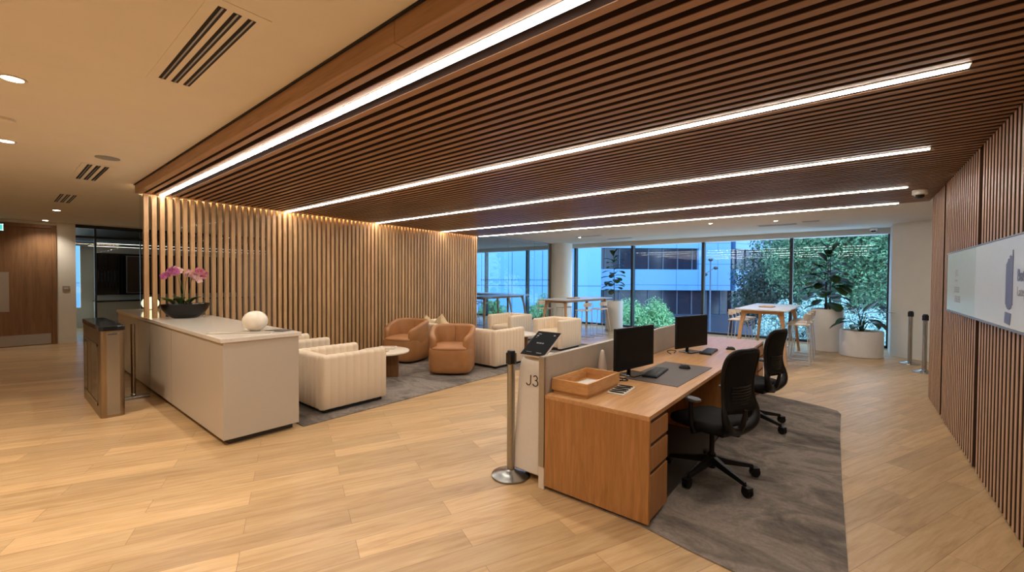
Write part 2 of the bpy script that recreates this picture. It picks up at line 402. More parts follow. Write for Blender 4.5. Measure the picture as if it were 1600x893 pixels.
# slatted left screen
mb = MB(); y = 1.345; n = 0
while y < 8.40:
    x = slatx(y); z0 = 1.0325 if y < 2.12 else .0
    mb.box(x-.07, x, y-.0255, y+.0255, z0, HC-.004); y += .0895; n += 1
struct(mb.build('wall_left', 'slat'))
mb = MB(); a = Vector((slatx(3.0)-.13, 3.02, 0)); b = Vector((slatx(8.4)-.13, 8.40, 0))
mb.bar((a.x, a.y, HW/2), (b.x, b.y, HW/2), .05, HW-.01); struct(mb.build('wall_left', 'backing'))
mb = MB(); mb.bar((slatx(1.3)-.16, 1.30, 1.95), (slatx(3.0)-.16, 3.0, 1.95), .012, 1.83)
struct(mb.build('window_1', 'pglass'))
mb = MB(); mb.bar((slatx(1.32)+.0, 1.32, HC+.055), (slatx(8.45)+.0, 8.45, HC+.055), .05, .11); struct(mb.build('trim_4', 'beam'))
# entrance side walls and back walls (the part of the place behind the viewpoint)
struct(MB().box(-19, 3.2, -5, -4.9, 0, HW).build('wall_back', 'wallw'))
mb = MB(); mb.box(-14.9, -14.7, -4.9, -1.0, 0, HW); mb.box(-14.9, -14.7, -1.0, .95, 2.80, HW); mb.box(-14.9, -14.7, .95, 1.27, 0, HW)
struct(mb.build('wall_left', 'wallw'))
mb = MB(); mb.box(-14.698, -14.685, .96, 1.27, .0, .10); mb.box(-14.698, -14.69, .96, 1.27, .105, .20); struct(mb.build('baseboard_left', 'wallw'))
# dim meeting room behind the smoked glass
mb = MB(); mb.box(-18.9, -18.8, 1.72, 8.4, 0, HW); mb.box(-18.9, -18.8, 1.2, 1.72, 0, .62); mb.box(-18.9, -18.8, 1.2, 1.72, 2.6, HW); struct(mb.build('wall_far', 'wallw'))
struct(MB().box(-18.8, -8.3, 8.3, 8.4, 0, HW).build('wall_far', 'backing'))
struct(MB().box(-18.79, -14.75, 1.28, 8.3, 2.55, 2.60).build('ceiling', 'dark'))
# smoked partition
p = MB(); p.box(-14.79, -14.78, 1.27, 8.3, 0, 2.78); gp = struct(p.build('window_2', 'dglass'))
mb = MB(); mb.box(-14.80, -14.76, 1.60, 1.64, 0, 2.79); mb.box(-14.80, -14.76, 2.47, 2.49, 0, 2.79); mb.box(-14.80, -14.76, 1.27, 8.3, 2.79, HW)
struct(mb.build('trim_5', 'frame'))

# door and its surround
d = struct(MB().box(-14.74, -14.70, -1.0, .87, 0, 2.72).build('door_1', 'door'))
mb = MB(); mb.box(-14.72, -14.66, .87, .95, 0, 2.80); mb.box(-14.72, -14.66, -1.08, -1.0, 0, 2.80); mb.box(-14.72, -14.66, -1.0, .87, 2.72, 2.80)
fr = mb.build('door_frame', 'door', d, bevel=.004)
MB().box(-14.699, -14.692, -.98, -.07, .02, .26).build('kick_plate', 'steel', d)
MB().box(-14.699, -14.692, -.03, .85, .02, .26).build('kick_plate', 'steel', d)
MB().box(-14.699, -14.693, -.14, .22, .80, 1.69).build('vision_panel', 'alu', d)
MB().box(-14.702, -14.694, -.055, -.045, 0, 2.72).build('meeting_stile', 'dark', d)

# exit sign
t = thing('exit_sign', 'green illuminated exit sign above the wooden door', 'sign', (-14.55, -.03, 2.66), 0)
MB().box(-.03, .03, -.22, .19, -.07, .09).build('housing', 'black', t, bevel=.004)
MB().box(.030, .036, -.21, .18, -.06, .08).build('sign_face', 'exit', t)
mb = MB()
mb.box(.0365, .038, .168, .18, -.06, .08); mb.box(.0365, .038, -.21, .18, -.06, -.048); mb.box(.0365, .038, -.21, .18, .068, .08)
# running figure (white) and arrow
mb.cyl(0, 0, 0, 0.001, .0001, 3)
fig = [((-.02, .045), (-.03, .0)), ((-.03, .0), (-.055, -.035)), ((-.03, .0), (0.0, -.02)), ((0.0, -.02), (-.002, -.042)), ((-.022, .035), (-.06, .018)), ((-.022, .035), (.01, .015))]
for (a0, a1), (b0, b1) in fig: mb.bar((.0372, a0, a1), (.0372, b0, b1), .0016, .013, up=(0, -(b1-a1), (b0-a0)))
mb.ell((.0372, -.012, .058), .001, .010, .010, 10, 6)
mb.bar((.0372, .05, .008), (.0372, .11, .008), .0016, .010); mb.add([(.038, .10, .03), (.038, .135, .008), (.038, .10, -.014)], [(0, 2, 1)])
mb.build('pictogram', 'exitw', t)
# wall switch plate
t = thing('wall_switch', 'small metal access switch plate on the beige pier beside the door', 'switch', (-14.70, 1.10, 1.31))
MB().box(0, .015, -.06, .06, -.06, .06).build('plate', 'alu', t, bevel=.003)
MB().box(.015, .025, -.035, .035, -.01, .02).build('button', 'white', t, bevel=.003)
for k, xx in enumerate((-16.2, -17.9)):
    t = thing('strip_light', ['thin linear light behind the smoked glass, nearer one', 'thin linear light behind the smoked glass, by the dark display'][k], 'ceiling light', (xx, 5.0, 2.549))
    MB().box(-.03, .03, -3.2, 3.2, -.03, 0).build('housing', 'black', t); MB().box(-.02, .02, -3.19, 3.19, -.034, -.0301).build('diffuser', 'dimstrip', t)
# seat of the dim room
t = thing('display_screen', 'large dark wall display behind the smoked glass partition', 'screen', (-18.795, 3.85, 1.75))
MB().box(0, .06, -1.78, 2.2, -.75, .60).build('housing', 'black', t, bevel=.01)
MB().box(.061, .065, -1.75, 2.17, -.72, .57).build('screen', 'blackgloss', t)
t = thing('framed_panel', 'brown framed panel hanging in front of the dark display', 'picture', (-18.40, 3.05, 1.70))
MB().box(0, .03, -.30, .30, -.62, .55).build('panel', M['backing'], t)
mb = MB(); mb.box(.0, .045, -.32, -.30, -.64, .57); mb.box(0, .045, .30, .32, -.64, .57); mb.box(0, .045, -.30, .30, .55, .57); mb.box(0, .045, -.30, .30, -.64, -.62)
mb.build('frame', 'alu', t)
MB().box(-.03, -.001, -.2, .2, .45, .5).build('hanging_rail', 'black', t)
t = thing('credenza', 'long pale cabinet standing under the dark display behind glass', 'cabinet', (-18.5, 3.9, 0))
MB().box(-.27, .25, -1.9, 2.6, .0, .80).build('body', M['counter'], t, bevel=.005)
MB().box(-.27, .27, -1.92, 2.62, .80, .84).build('top', 'blackgloss', t, bevel=.004)

# ------------------------------------------------------------------ window wall
YW = 13.09
MX = [-16.4, -14.2, -12.05, -9.88, -7.72, -5.60, -3.44, -1.28, .62]
mb = MB(); mb.box(-19, 3.2, YW, YW+.2, 2.70, HF+.1); mb.box(.62, 3.2, YW, YW+.2, 0, 2.7); mb.box(-19, -16.4, YW, YW+.2, 0, 2.7); struct(mb.build('wall_front', 'wallw'))
struct(MB().box(-16.4, .62, YW-.13, YW-.001, 2.70, HF-.001).build('trim_6', 'blind'))
struct(MB().box(-16.4, .62, YW-.02, YW+.15, 0, .035).build('trim_7', 'sill'))
for i in range(len(MX)-1):
    x0, x1 = MX[i], MX[i+1]
    w = struct(MB().box(x0+.035, x1-.035, YW+.05, YW+.058, .10, 2.70).build('window_%d' % (i+3), 'glass'))
    mb = MB(); mb.box(x0, x1, YW, YW+.10, .035, .10)
    if i: mb.box(x0-.035, x0+.035, YW-.05, YW+.11, .036, 2.80 if i > 3 else 2.71)
    else: mb.box(x0, x0+.035, YW, YW+.11, .036, 2.70)
    if i == len(MX)-2: mb.box(x1-.03, x1, YW, YW+.1, .036, 2.70)
    mb.build('window_frame', 'frame', w)
# pale wall angled off beside the last window, closing the room on the right
mb = MB()
P0 = Vector((.63, 12.22, 0)); P1 = Vector((2.6, 10.70, 0))
nn = Vector((P1.y-P0.y, -(P1.x-P0.x), 0)).normalized()*-.25
for q in (0,):
    b0, b1 = P0, P1; c1, c0 = P1+nn, P0+nn
    mb.add([b0, b1, c1, c0, b0+Vector((0,0,HF)), b1+Vector((0,0,HF)), c1+Vector((0,0,HF)), c0+Vector((0,0,HF))],
           [(0,3,2,1),(4,5,6,7),(0,1,5,4),(1,2,6,5),(2,3,7,6),(3,0,4,7)])
mb.box(.621, .70, 12.30, 13.089, 0, HF-.001)
struct(mb.build('wall_right', 'wallw'))
dd = (P1-P0).normalized(); fn = Vector((dd.y, -dd.x, 0))
mb = MB(); mb.bar(P0+fn*.008+Vector((0,0,.05)), P1+fn*.008+Vector((0,0,.05)), .015, .10); struct(mb.build('baseboard_right', 'wallw'))
struct(MB().box(2.6, 2.75, 8.2, 10.8, 0, HF).build('wall_right', 'wallw'))
struct(MB().box(XW+.2, 2.75, 8.1, 8.2, 0, HF).build('wall_right', 'wallw'))
# round column
struct(MB().cyl(-7.98, 12.60, 0, HF-.001, .36, 48).build('trim_8', 'wallw', smooth=30))
# clear glass partition past the slatted screen
ga, gb = Vector((-8.07, 8.50, 0)), Vector((-8.24, 12.22, 0))
gd = (gb-ga)
mb = MB(); mb.bar(ga+Vector((0,0,1.415)), gb+Vector((0,0,1.415)), .012, 2.79); g = struct(mb.build('window_11', 'pglass'))
mb = MB()
mb.bar(ga+Vector((0,0,HF-.012)), gb+Vector((0,0,HF-.012)), .05, .024); mb.bar(ga+Vector((0,0,.01)), gb+Vector((0,0,.01)), .05, .02)
mb.box(gb.x-.03, gb.x+.03, gb.y, gb.y+.06, 0, HF-.001)
for k in (.36, .74): q = ga+gd*k; mb.box(q.x-.004, q.x+.004, q.y-.003, q.y+.003, .02, HF-.02)
mb.build('window_frame', 'alu', g)
mb = MB()
for k in range(44): q = ga+gd*(.02+.96*k/43)+Vector((.009, 0, 1.57)); mb.box(q.x, q.x+.002, q.y-.012, q.y+.012, q.z-.025, q.z+.025)
mb.build('safety_marks', 'frame', g)
mb = MB(); mb.box(gb.x-.12, gb.x+.02, gb.y+.06, 12.4, 0, HF-.001); struct(mb.build('trim_9', 'wallw'))

# ------------------------------------------------------------------ ceiling strip lights
names = ['nearest the entrance beam', 'second from the entrance beam', 'middle of the five', 'fourth from the entrance beam', 'at the window edge of the canopy']
for i, (y, x0, x1) in enumerate(STRIPS):
    t = thing('strip_light', 'long recessed white strip light in slatted canopy, ' + names[i], 'ceiling light', (0, y, HC), 0, 'strip lights in the slatted canopy')
    mb = MB(); mb.box(x0+.05, x1+.006, -.031, -.0245, -.002, .06); mb.box(x0+.05, x1+.006, .0245, .031, -.002, .06); mb.box(x0+.05, x1+.006, -.0245, .0245, .05, .06); mb.box(x1+.0005, x1+.006, -.0245, .0245, -.007, .06)
    mb.build('housing', 'white', t)
    segs = [(x0+.05, -2.15), (-2.138, x1)] if i == 0 else [(x0+.05, x1)]
    for a, b in segs: MB().box(a, b, -.0243, .0243, -.007, .02).build('diffuser', 'strip', t)
# concealed LED behind the slat tops
t = thing('cove_light', 'warm concealed light line glowing behind the tops of the left slats', 'light', (0, 0, HC))
mb = MB(); mb.bar((slatx(1.33)-.055, 1.33, .024), (slatx(8.38)-.055, 8.38, .024), .03, .012); mb.build('led_line', 'cove', t)
mb = MB(); mb.bar((slatx(1.33)-.055, 1.33, .037), (slatx(8.38)-.055, 8.38, .037), .034, .012); mb.build('housing', 'alu', t)

# ------------------------------------------------------------------ ceiling fittings, entrance side
def vent(x, y, L, W_, z, label, small=False):
    t = thing('air_vent', label, 'vent', (x, y, z), 0, 'slotted air vents in the white ceiling')
    mb = MB(); hx, hy = L/2+.06, W_/2+.04; e = .012
    mb.box(-hx, hx, -hy, hy, -.0025, 0)
    mb.build('frame', 'ceil', t, bevel=.001)
    w = W_/5
    for k in (-1, 0, 1):
        yy = k*w*1.75
        s_ = MB().box(-L/2, L/2, yy-w/2, yy+w/2, -.0035, -.0026).build('slot', 'grille', t)
        MB().box(-L/2, L/2, yy-.004, yy+.004, -.007, -.0036).build('blade', 'alu', s_)
vent(-2.86, .748, 1.12, .178, HW, 'long three-slot air vent in the beige ceiling, nearest and largest')
vent(-7.24, .77, 1.10, .20, HW, 'three-slot air vent in white ceiling, beside the round speaker grille')
vent(-10.0, .75, 1.10, .20, HW, 'small-looking three-slot air vent, farthest towards the wooden door')
def downlight(x, y, z, label, power=DOWN, r=.05):
    t = thing('downlight', label, 'ceiling light', (x, y, z), 0, 'round ceiling downlights')
    MB().lathe(0, 0, [(r+.018, 0), (r+.018, -.006), (r, -.006), (r, 0)], 28).build('trim_ring', 'white', t, smooth=40)
    MB().cyl(0, 0, -.004, -.001, r*.98, 28).build('diffuser', 'down', t)
    if power:
        l = bpy.data.lights.new('lamp', 'SPOT'); l.energy = power; l.color = DOWN_COL; l.spot_size = math.radians(125); l.spot_blend = .9; l.shadow_soft_size = .05
        lo = bpy.data.objects.new('lamp', l); C.objects.link(lo); lo.parent = t; lo.location = (0, 0, -.03)
for x, y, lb in [(-4.18, .09, 'bright round downlight in beige ceiling, nearest at the left edge'), (-6.16, .09, 'bright round downlight at the left edge, second along the ceiling'),
                 (-11.9, .78, 'round downlight beyond the farthest air vent'), (-14.3, .76, 'round downlight just in front of the wooden door')]:
    downlight(x, y, HW, lb, DOWN if x > -10 else DOWN*.45)
for k, x in enumerate((-2.2, -.2)): downlight(x, -.2, HW, 'unseen downlight added for fill over the near floor, %s one before the slatted right wall' % ['second', 'first'][k])  # out of view, added to brighten the near floor and ceiling
for k, x in enumerate((-8.2, -6.2, -4.2, -2.2, -.2)): downlight(x, -2.4, HW, 'unseen downlight added for fill in the hall row behind, %s from the slatted right wall' % ['fifth', 'fourth', 'third', 'second', 'first'][k])  # added row behind the viewpoint, never seen, fills the hall with light
tag(MB().lathe(-6.18, .78, [(.10, HW), (.10, HW-.006), (.09, HW-.008)], 32).build('speaker_grille', 'palegrey', smooth=40), 'flat round grey speaker grille in the beige ceiling', 'speaker')
tag(MB().lathe(-5.3, .06, [(.07, HW), (.07, HW-.02), (.04, HW-.03)], 24).build('smoke_detector', 'ceil', smooth=40), 'small round detector between the two left downlights', 'detector')
# ------------------------------------------------------------------ ceiling fittings, window side
for x, y, lb in [(-2.45, 9.84, 'tiny downlight in the white ceiling above the far monitor'), (-1.28, 10.19, 'tiny downlight in white ceiling beside the flat vent'), (-6.3, 10.9, 'tiny downlight in white ceiling near the glass partition')]:
    downlight(x, y, HF, lb, 60, .035)
def flatvent(x, y, L, W_, label):
    t = thing('air_vent', label, 'vent', (x, y, HF)); MB().box(-L/2, L/2, -W_/2, W_/2, -.006, 0).build('frame', 'blind', t, bevel=.002)
    MB().box(-L/2+.02, L/2-.02, -W_/2+.02, W_/2-.02, -.009, -.006).build('grille', 'palegrey', t)
flatvent(-1.35, 10.95, .75, .25, 'flat grey rectangular vent in white ceiling over the high table'); flatvent(-.72, 10.65, .32, .16, 'small flat vent in white ceiling towards the right wall'); flatvent(-5.9, 10.75, .8, .2, 'flat vent in white ceiling in front of the left planter'); flatvent(-5.5, 11.9, .8, .2, 'flat slot vent in white ceiling next to the window blinds')
def dome(x, y, z, label):
    t = thing('dome_camera', label, 'camera', (x, y, z))
    MB().lathe(0, 0, [(.075, 0), (.075, -.05), (.06, -.06)], 28).build('housing', 'white', t, smooth=40)
    MB().lathe(0, 0, [(.045, -.06), (.042, -.085), (.02, -.10), (.001, -.102)], 24).build('dome', 'blackgloss', t, smooth=60)
dome(.32, 12.85, HF, 'white dome security camera on the ceiling above the right window')
dome(.62, 7.36, HC, 'dome security camera on the slatted canopy by the right slat wall')

# ------------------------------------------------------------------ rugs
def flat_poly(name, pts, z0, z1, mat):
    n = len(pts); mb = MB(); mb.add([(x, y, z0) for x, y in pts]+[(x, y, z1) for x, y in pts],
        [tuple(reversed(range(n))), tuple(range(n, 2*n))]+[(i, (i+1) % n, n+(i+1) % n, n+i) for i in range(n)])
    return mb.build(name, mat)
tag(flat_poly('lounge_rug', [(-4.60, 2.10), (-4.60, 7.4), (-4.60, 9.2), (-7.75, 9.2), (slatx(8.38)+.02, 8.38), (slatx(2.12)+.02, 2.12)], 0, .009, 'rug'), 'grey-brown marbled rug under the white armchairs and sofa', 'rug')
rr = [(-1.80, 2.68), (-1.05, 2.66), (-.75, 2.60), (-.45, 2.56), (-.2, 2.56), (-.02, 2.60), (.0, 2.95), (-.05, 4.2), (-.09, 5.5), (-.10, 6.42), (-.14, 6.56), (-.30, 6.66), (-.6, 6.77), (-.95, 6.86), (-1.3, 6.9), (-1.80, 6.9)]
tag(flat_poly('desk_rug', rr, 0, .009, 'rug'), 'grey-brown marbled rug with a rounded end under the office chairs', 'rug')

# ------------------------------------------------------------------ reception counter
t = thing('reception_counter', 'long greige reception counter with cream stone top running through the slats', 'counter', (0, 0, 0))
MB().box(-9.90, -4.615, 1.36, 2.06, .06, .99).build('body', 'counter', t, bevel=.003)
MB().box(-9.92, -4.60, 1.338, 2.084, .99, 1.0315).build('worktop', 'stonetop', t, bevel=.004)
MB().box(-9.88, -4.68, 1.42, 2.02, 0, .06).build('plinth', 'plinth', t)
mb = MB()
for x in (-6.45, -8.3): MB().box(x-.0008, x+.0008, 1.3592, 1.3605, .06, .99).build('panel_joint', 'plinth', t)
# globe lamps
def globe(x, y, rz, mat, label):
    t = thing('globe_lamp', label, 'lamp', (x, y, 1.0315), rz, 'oval glass table lamps')
    MB().ell((0, 0, .112), .13, .12, .108, 32, 18).build('glass_shade', mat, t, smooth=60)
    MB().cyl(0, 0, 0, .012, .05, 24).build('base', 'steel', t)
globe(-5.02, 1.78, .3, 'opal', 'unlit oval white glass lamp near the counter corner')
globe(-9.62, 1.74, .3, 'lampglow', 'glowing yellow oval lamp at the far end of the counter')
tag(MB().obox((-4.95, 1.62, 1.036), (.62, .78, 0), (-.78, .62, 0), (0, 0, 1), .30, .055, .004).build('serving_tray', M['counter'], bevel=.002), 'thin beige tray lying under the unlit oval lamp', 'tray')
t = thing('brochure', 'dark open brochure lying beside the oval lamp', 'brochure', (-4.86, 1.96, 1.0317), .5)
MB().obox((-.06, 0, .006), (1, 0, .05), (0, 1, 0), (0, 0, 1), .055, .075, .002).build('page', 'plinth', t); MB().obox((.055, 0, .006), (1, 0, -.05), (0, 1, 0), (0, 0, 1), .055, .075, .002).build('page', 'mat', t)

# orchid bowl
def leaf(mb, base, d, L, Wd, prof='oval', droop=.3, fold=.15, n=7, up=Vector((0, 0, 1)), arch=.0):
    base = Vector(base); d = Vector(d).normalized(); side = d.cross(up)
    if side.length < 1e-3: side = Vector((1, 0, 0))
    side.normalize(); nrm = side.cross(d).normalized()
    vs, fs = [], []
    p = base.copy(); dirv = d.copy()
    for i in range(n+1):
        s = i/n
        if prof == 'oval': w = math.sin(PI*min(1, s*.96+.02))**.8
        elif prof == 'obov': w = (.22+.95*s**.9)*math.sqrt(max(0, 1-((s-.62)/.40)**2)) if s > .62 else .25+.92*(s/.62)**1.1*.82
        elif prof == 'lance': w = math.sin(PI*s**.75)**.9
        elif prof == 'strap': w = math.sqrt(max(0, 1-abs(2*s-1)**3))
        w = max(w, .04)*Wd/2
        for k in (-1, -.5, 0, .5, 1): vs.append(p+side*(k*w)+nrm*(abs(k)*w*fold*2))
        ang = droop/n; c, q = math.cos(ang), math.sin(ang)
        dirv = dirv*c-nrm*q; nrm = side.cross(dirv).normalized()
        p = p+dirv*(L/n)
    for i in range(n):
        for k in range(4): fs.append((i*5+k, i*5+k+1, (i+1)*5+k+1, (i+1)*5+k))
    mb.add(vs, fs)
def orchid():
    t = thing('orchid_bowl', 'pink and magenta orchids in a black boat-shaped bowl on the counter', 'plant', (-7.36, 1.72, 1.0315), PI*.5+.25)
    prof = [(.10, 0), (.16, .012), (.225, .06), (.270, .125), (.292, .185), (.296, .20), (.285, .20), (.26, .17), (.02, .16)]
    MB().lathe(0, 0, prof, 40, 1.04, .62).build('bowl', 'bowl', t, smooth=45)
    MB().lathe(0, 0, [(.27, .165), (.25, .178), (.001, .182)], 30, 1.05, .60).build('soil', 'soil', t, smooth=60)
    rnd = random.Random(3); mb = MB()
    for k in range(7): mb.ell((rnd.uniform(.0, .10)+.12, rnd.uniform(-.06, .06), .187), .022, .018, .01, 10, 6)
    mb.build('pebbles', 'pale', t, smooth=60)
    mb = MB()
    for (bx, by, a, L) in [(-.14, 0, PI, .15), (-.14, .02, 2.2, .17), (-.10, 0, .6, .17), (-.02, 0, 1.9, .18), (-.02, 0, -.4, .19), (.02, 0, 2.8, .16), (-.16, 0, 3.7, .16), (.05, 0, -1.2, .17), (-.08, 0, -2.0, .16), (0, 0, .2, .15)]:
        leaf(mb, (bx, by, .195), (math.cos(a), math.sin(a)*.8, 1.15), L*1.2, .085, 'oval', .75, .2)
    mb.build('leaves', 'orchleaf', t, smooth=80)
    # spikes: start, mid, end (local x along the bowl)
    spikes = [((.03, 0, .18), (.08, 0, .72), (.25, .0, .60), 'petalr', 9), ((-.02, 0, .18), (.0, 0, .70), (.16, .02, .55), 'petalp', 10), ((-.05, 0, .18), (-.08, 0, .72), (-.25, .0, .60), 'petalm', 9), ((-.02, 0, .18), (-.06, .02, .70), (-.18, .03, .62), 'petalp', 8)]
    for a, b, c, mt, nf in spikes:
        a, b, c = Vector(a), Vector(b), Vector(c); pts = []
        for i in range(13):
            s = i/12
            pts.append(a*(1-s)**2+Vector((b.x, b.y, b.z*1.25))*2*s*(1-s)+c*s*s)
        st = MB().tube(pts, .0035, 6).build('stem', 'orchleaf', t, smooth=60)
        fm = MB(); rnd = random.Random(int(nf*7+len(mt)))
        for j in range(nf):
            s = .60+.40*j/(nf-1); i = min(11, int(s*12)); p = pts[i].lerp(pts[i+1], s*12-i)
            p = p+Vector((rnd.uniform(-.02, .02), rnd.uniform(-.045, .045), rnd.uniform(-.03, .0)))
            ax = Vector((rnd.uniform(-.4, .4), -1 if rnd.random() < .8 else 1, rnd.uniform(-.3, .2))).normalized()
            u = ax.orthogonal().normalized(); w = ax.cross(u)
            for k in range(5):
                an = 2*PI*k/5+rnd.random()*.3; dd_ = u*math.cos(an)+w*math.sin(an)
                leaf(fm, p, dd_+ax*.25, .050, .046, 'oval', .5, .1, 4, up=ax)
            fm.ell(tuple(p+ax*.008), .006, .006, .006, 8, 6)
        fm.build('blossoms', mt, t, smooth=80)
orchid()

# ------------------------------------------------------------------ turnstile and glass gate
t = thing('turnstile', 'brushed steel turnstile gate cabinet with black glass top', 'turnstile', (-7.3, .855, 0))
def rrect(hx, hy, r, n=5):
    out = []
    for cx, cy, a0 in ((hx-r, hy-r, 0), (-hx+r, hy-r, PI/2), (-hx+r, -hy+r, PI), (hx-r, -hy+r, 1.5*PI)):
        for k in range(n+1): a = a0+PI/2*k/n; out.append((cx+r*math.cos(a), cy+r*math.sin(a)))
    return out
def prism(mb, pts, z0, z1, off=(0, 0)):
    mb.rings([[(x+off[0], y+off[1], z) for x, y in pts] for z in (z0, z1)])
mb = MB(); prism(mb, rrect(.72, .105, .045), .0, .99); mb.build('cabinet', 'bronze', t, smooth=30)
mb = MB(); prism(mb, rrect(.73, .112, .05), .99, 1.045); mb.build('lid', 'blackgloss', t, smooth=30, bevel=.006)
for x0, x1 in ((-.52, -.30), (-.26, .02), (.06, .50)):
    fr = MB().box(x0, x1, -.1085, -.1045, .16, .80).build('side_panel', 'blackgloss' if x0 != -.26 else 'bronze', t)
mb = MB(); mb.box(-.56, .54, -.110, -.106, .80, .83); mb.box(-.56, .54, -.110, -.106, .12, .15); mb.box(-.56, -.53, -.110, -.106, .12, .83); mb.box(.51, .54, -.110, -.106, .12, .83); mb.build('side_frame', 'steel', t)
MB().box(.720, .7225, -.04, .04, .945, .960).build('reader_slot', 'plinth', t)
MB().box(.7195, .7215, -.052, .058, .03, .97).build('end_plate', 'steel', t)
t = thing('glass_gate', 'clear glass gate leaf with bronze post between turnstile and counter', 'gate', (-7.35, 1.15, 0))
MB().box(-.006, .006, -.17, .175, .03, 1.05).build('glass_leaf', 'pglass', t)
MB().tube([(.0, .0, .03), (.0, .0, .99)], .024, 16).build('post', 'bronze', t, smooth=40)
MB().box(-.05, .05, -.12, .16, 0, .035).build('floor_shoe', 'steel', t, bevel=.005)
MB().ell((0, 0, .06), .03, .03, .02, 14, 8).build('pivot', 'steel', t, smooth=50)

# ------------------------------------------------------------------ channel-tufted seating
def slab(mb, p0, p1, T, z0, z1, n, bulge=.010, per=8, endr=.035, inner=True):
    p0, p1 = Vector(p0), Vector(p1); d = p1-p0; L = d.length; d.normalize(); nv = Vector((-d.y, d.x, 0))
    prof = []; r = T/2*.72; m = 5
    zt = z1
    prof.append((-T/2+.012, z0)); prof.append((-T/2, z0+.02)); prof.append((-T/2, (z0+zt)/2)); prof.append((-T/2, zt-r))
    for k in range(1, m): a = PI-PI/2*k/m; prof.append((-T/2+r+r*math.cos(a), zt-r+r*math.sin(a)))
    prof.append((-T/2+r, zt)); prof.append((T/2-r, zt))
    for k in range(1, m): a = PI/2-PI/2*k/m; prof.append((T/2-r+r*math.cos(a), zt-r+r*math.sin(a)))
    prof.append((T/2, zt-r)); prof.append((T/2, (z0+zt)/2)); prof.append((T/2, z0+.02)); prof.append((T/2-.012, z0))
    zc = (z0+zt)/2; rings = []
    S_ = []
    for k in range(4): a = PI/2*k/4; S_.append((endr*(1-math.sin(a)) if 0 else endr*(1-math.cos(PI/2-a)), math.sin(a)))
    st = []
    for k in range(4): a = PI/2*(k)/4; st.append((endr*(1-math.cos(a)) if False else endr*(1-math.sin(PI/2-(PI/2-a))) , 0))
    ss = []
    for k in range(5): a = PI/2*k/5; ss.append((endr-endr*math.cos(a), endr-endr*math.sin(a)))       # (s, inset)
    N = n*per
    samples = [(s, ins) for s, ins in ss] + [(endr+(L-2*endr)*i/N, 0) for i in range(N+1)] + [(L-s, ins) for s, ins in reversed(ss)]
    for s, ins in samples:
        ph = s/L*n; bl = bulge*(abs(math.sin(PI*ph))**.55) - bulge*.3
        if ins > 0: bl = bl*(1-ins/endr)
        c = p0+d*s; ring = []
        for (o, z) in prof:
            so = math.copysign(max(abs(o)-ins, .004)+bl*(abs(o)/(T/2)), o) if abs(o) > 1e-6 else o
            zz = z+(bl*.8 if z > zt-r*.9 else 0) - (ins*.8 if z > zt-r else 0)
            ring.append(c+nv*so+Vector((0, 0, zz)))
        rings.append(ring)
    mb.rings(rings)
def rbox(mb, x0, x1, y0, y1, z0, z1, r=.04, puff=.01):      # soft box
    hx, hy = (x1-x0)/2, (y1-y0)/2; cx, cy = (x0+x1)/2, (y0+y1)/2; rings = []
    H = z1-z0; K = 5
    for k in range(K+1): a = PI/2*k/K; rings.append((r-r*math.sin(a) if False else r*(1-math.sin(a)), z0+r*(1-math.cos(a))))
    rings.append((-puff, (z0+z1)/2))
    for k in range(K+1): a = PI/2*k/K; rings.append((r*(1-math.cos(a)), z1-r+r*math.sin(a)))
    out = []
    for ins, z in rings:
        out.append([(cx+x, cy+y, z) for x, y in rrect(hx-ins, hy-ins, max(.01, min(r*1.3, hx-ins-.001)), 4)])
    mb.rings(out)
def channel_chair(W_, D, H, label, loc, rz, name='tufted_armchair', cat='armchair', group='cream channel-tufted armchairs', nb=None, na=9, T=.125):
    t = thing(name, label, cat, loc, rz, group)
    nb = nb or 6
    mb = MB(); slab(mb, (-W_/2+T*.85, -D/2+T/2, 0), (W_/2-T*.85, -D/2+T/2, 0), T, .05, H, nb); mb.build('backrest', 'cream', t, smooth=50)
    for sx in (-1, 1):
        mb = MB(); slab(mb, (sx*(W_/2-T/2), -D/2, 0), (sx*(W_/2-T/2), D/2, 0), T, .05, H, na); mb.build('armrest', 'cream', t, smooth=50)
    mb = MB(); rbox(mb, -W_/2+T*.9, W_/2-T*.9, -D/2+T*.8, D/2-.03, .06, .30, .03, 0); mb.build('seat_base', 'cream', t, smooth=50)
    nseat = 1 if W_ < 1.2 else 2; wi = W_-2*T+.02
    for k in range(nseat):
        mb = MB(); x0 = -wi/2+wi*k/nseat; rbox(mb, x0+.003, x0+wi/nseat-.003, -D/2+T*.8, D/2-.02, .29, .43, .045, .008); mb.build('seat_cushion', 'cream', t, smooth=50)
    MB().box(-W_/2+.05, W_/2-.05, -D/2+.05, D/2-.05, 0, .055).build('plinth', 'dark', t)
    return t
Z0 = .009
a0 = channel_chair(.80, .88, .68, 'cream channel-tufted armchair in the foreground beside the reception counter', (-5.19, 2.84, Z0), 0)
dup(a0, (-6.66, 2.84, Z0), 0, 'cream tufted armchair mostly hidden behind the foreground armchair', 'cream channel-tufted armchairs')
dup(a0, (-5.40, 8.34, Z0), PI, 'cream tufted armchair between the self-service kiosk and the high table', 'cream channel-tufted armchairs')
dup(a0, (-6.90, 8.42, Z0), PI, 'cream tufted armchair near the end of the slatted screen', 'cream channel-tufted armchairs')
channel_chair(2.52, .84, .68, 'long cream channel-tufted sofa with its back to the tan armchairs', (-6.14, 5.99, Z0), 0, 'tufted_sofa', 'sofa', None, 24, 9)
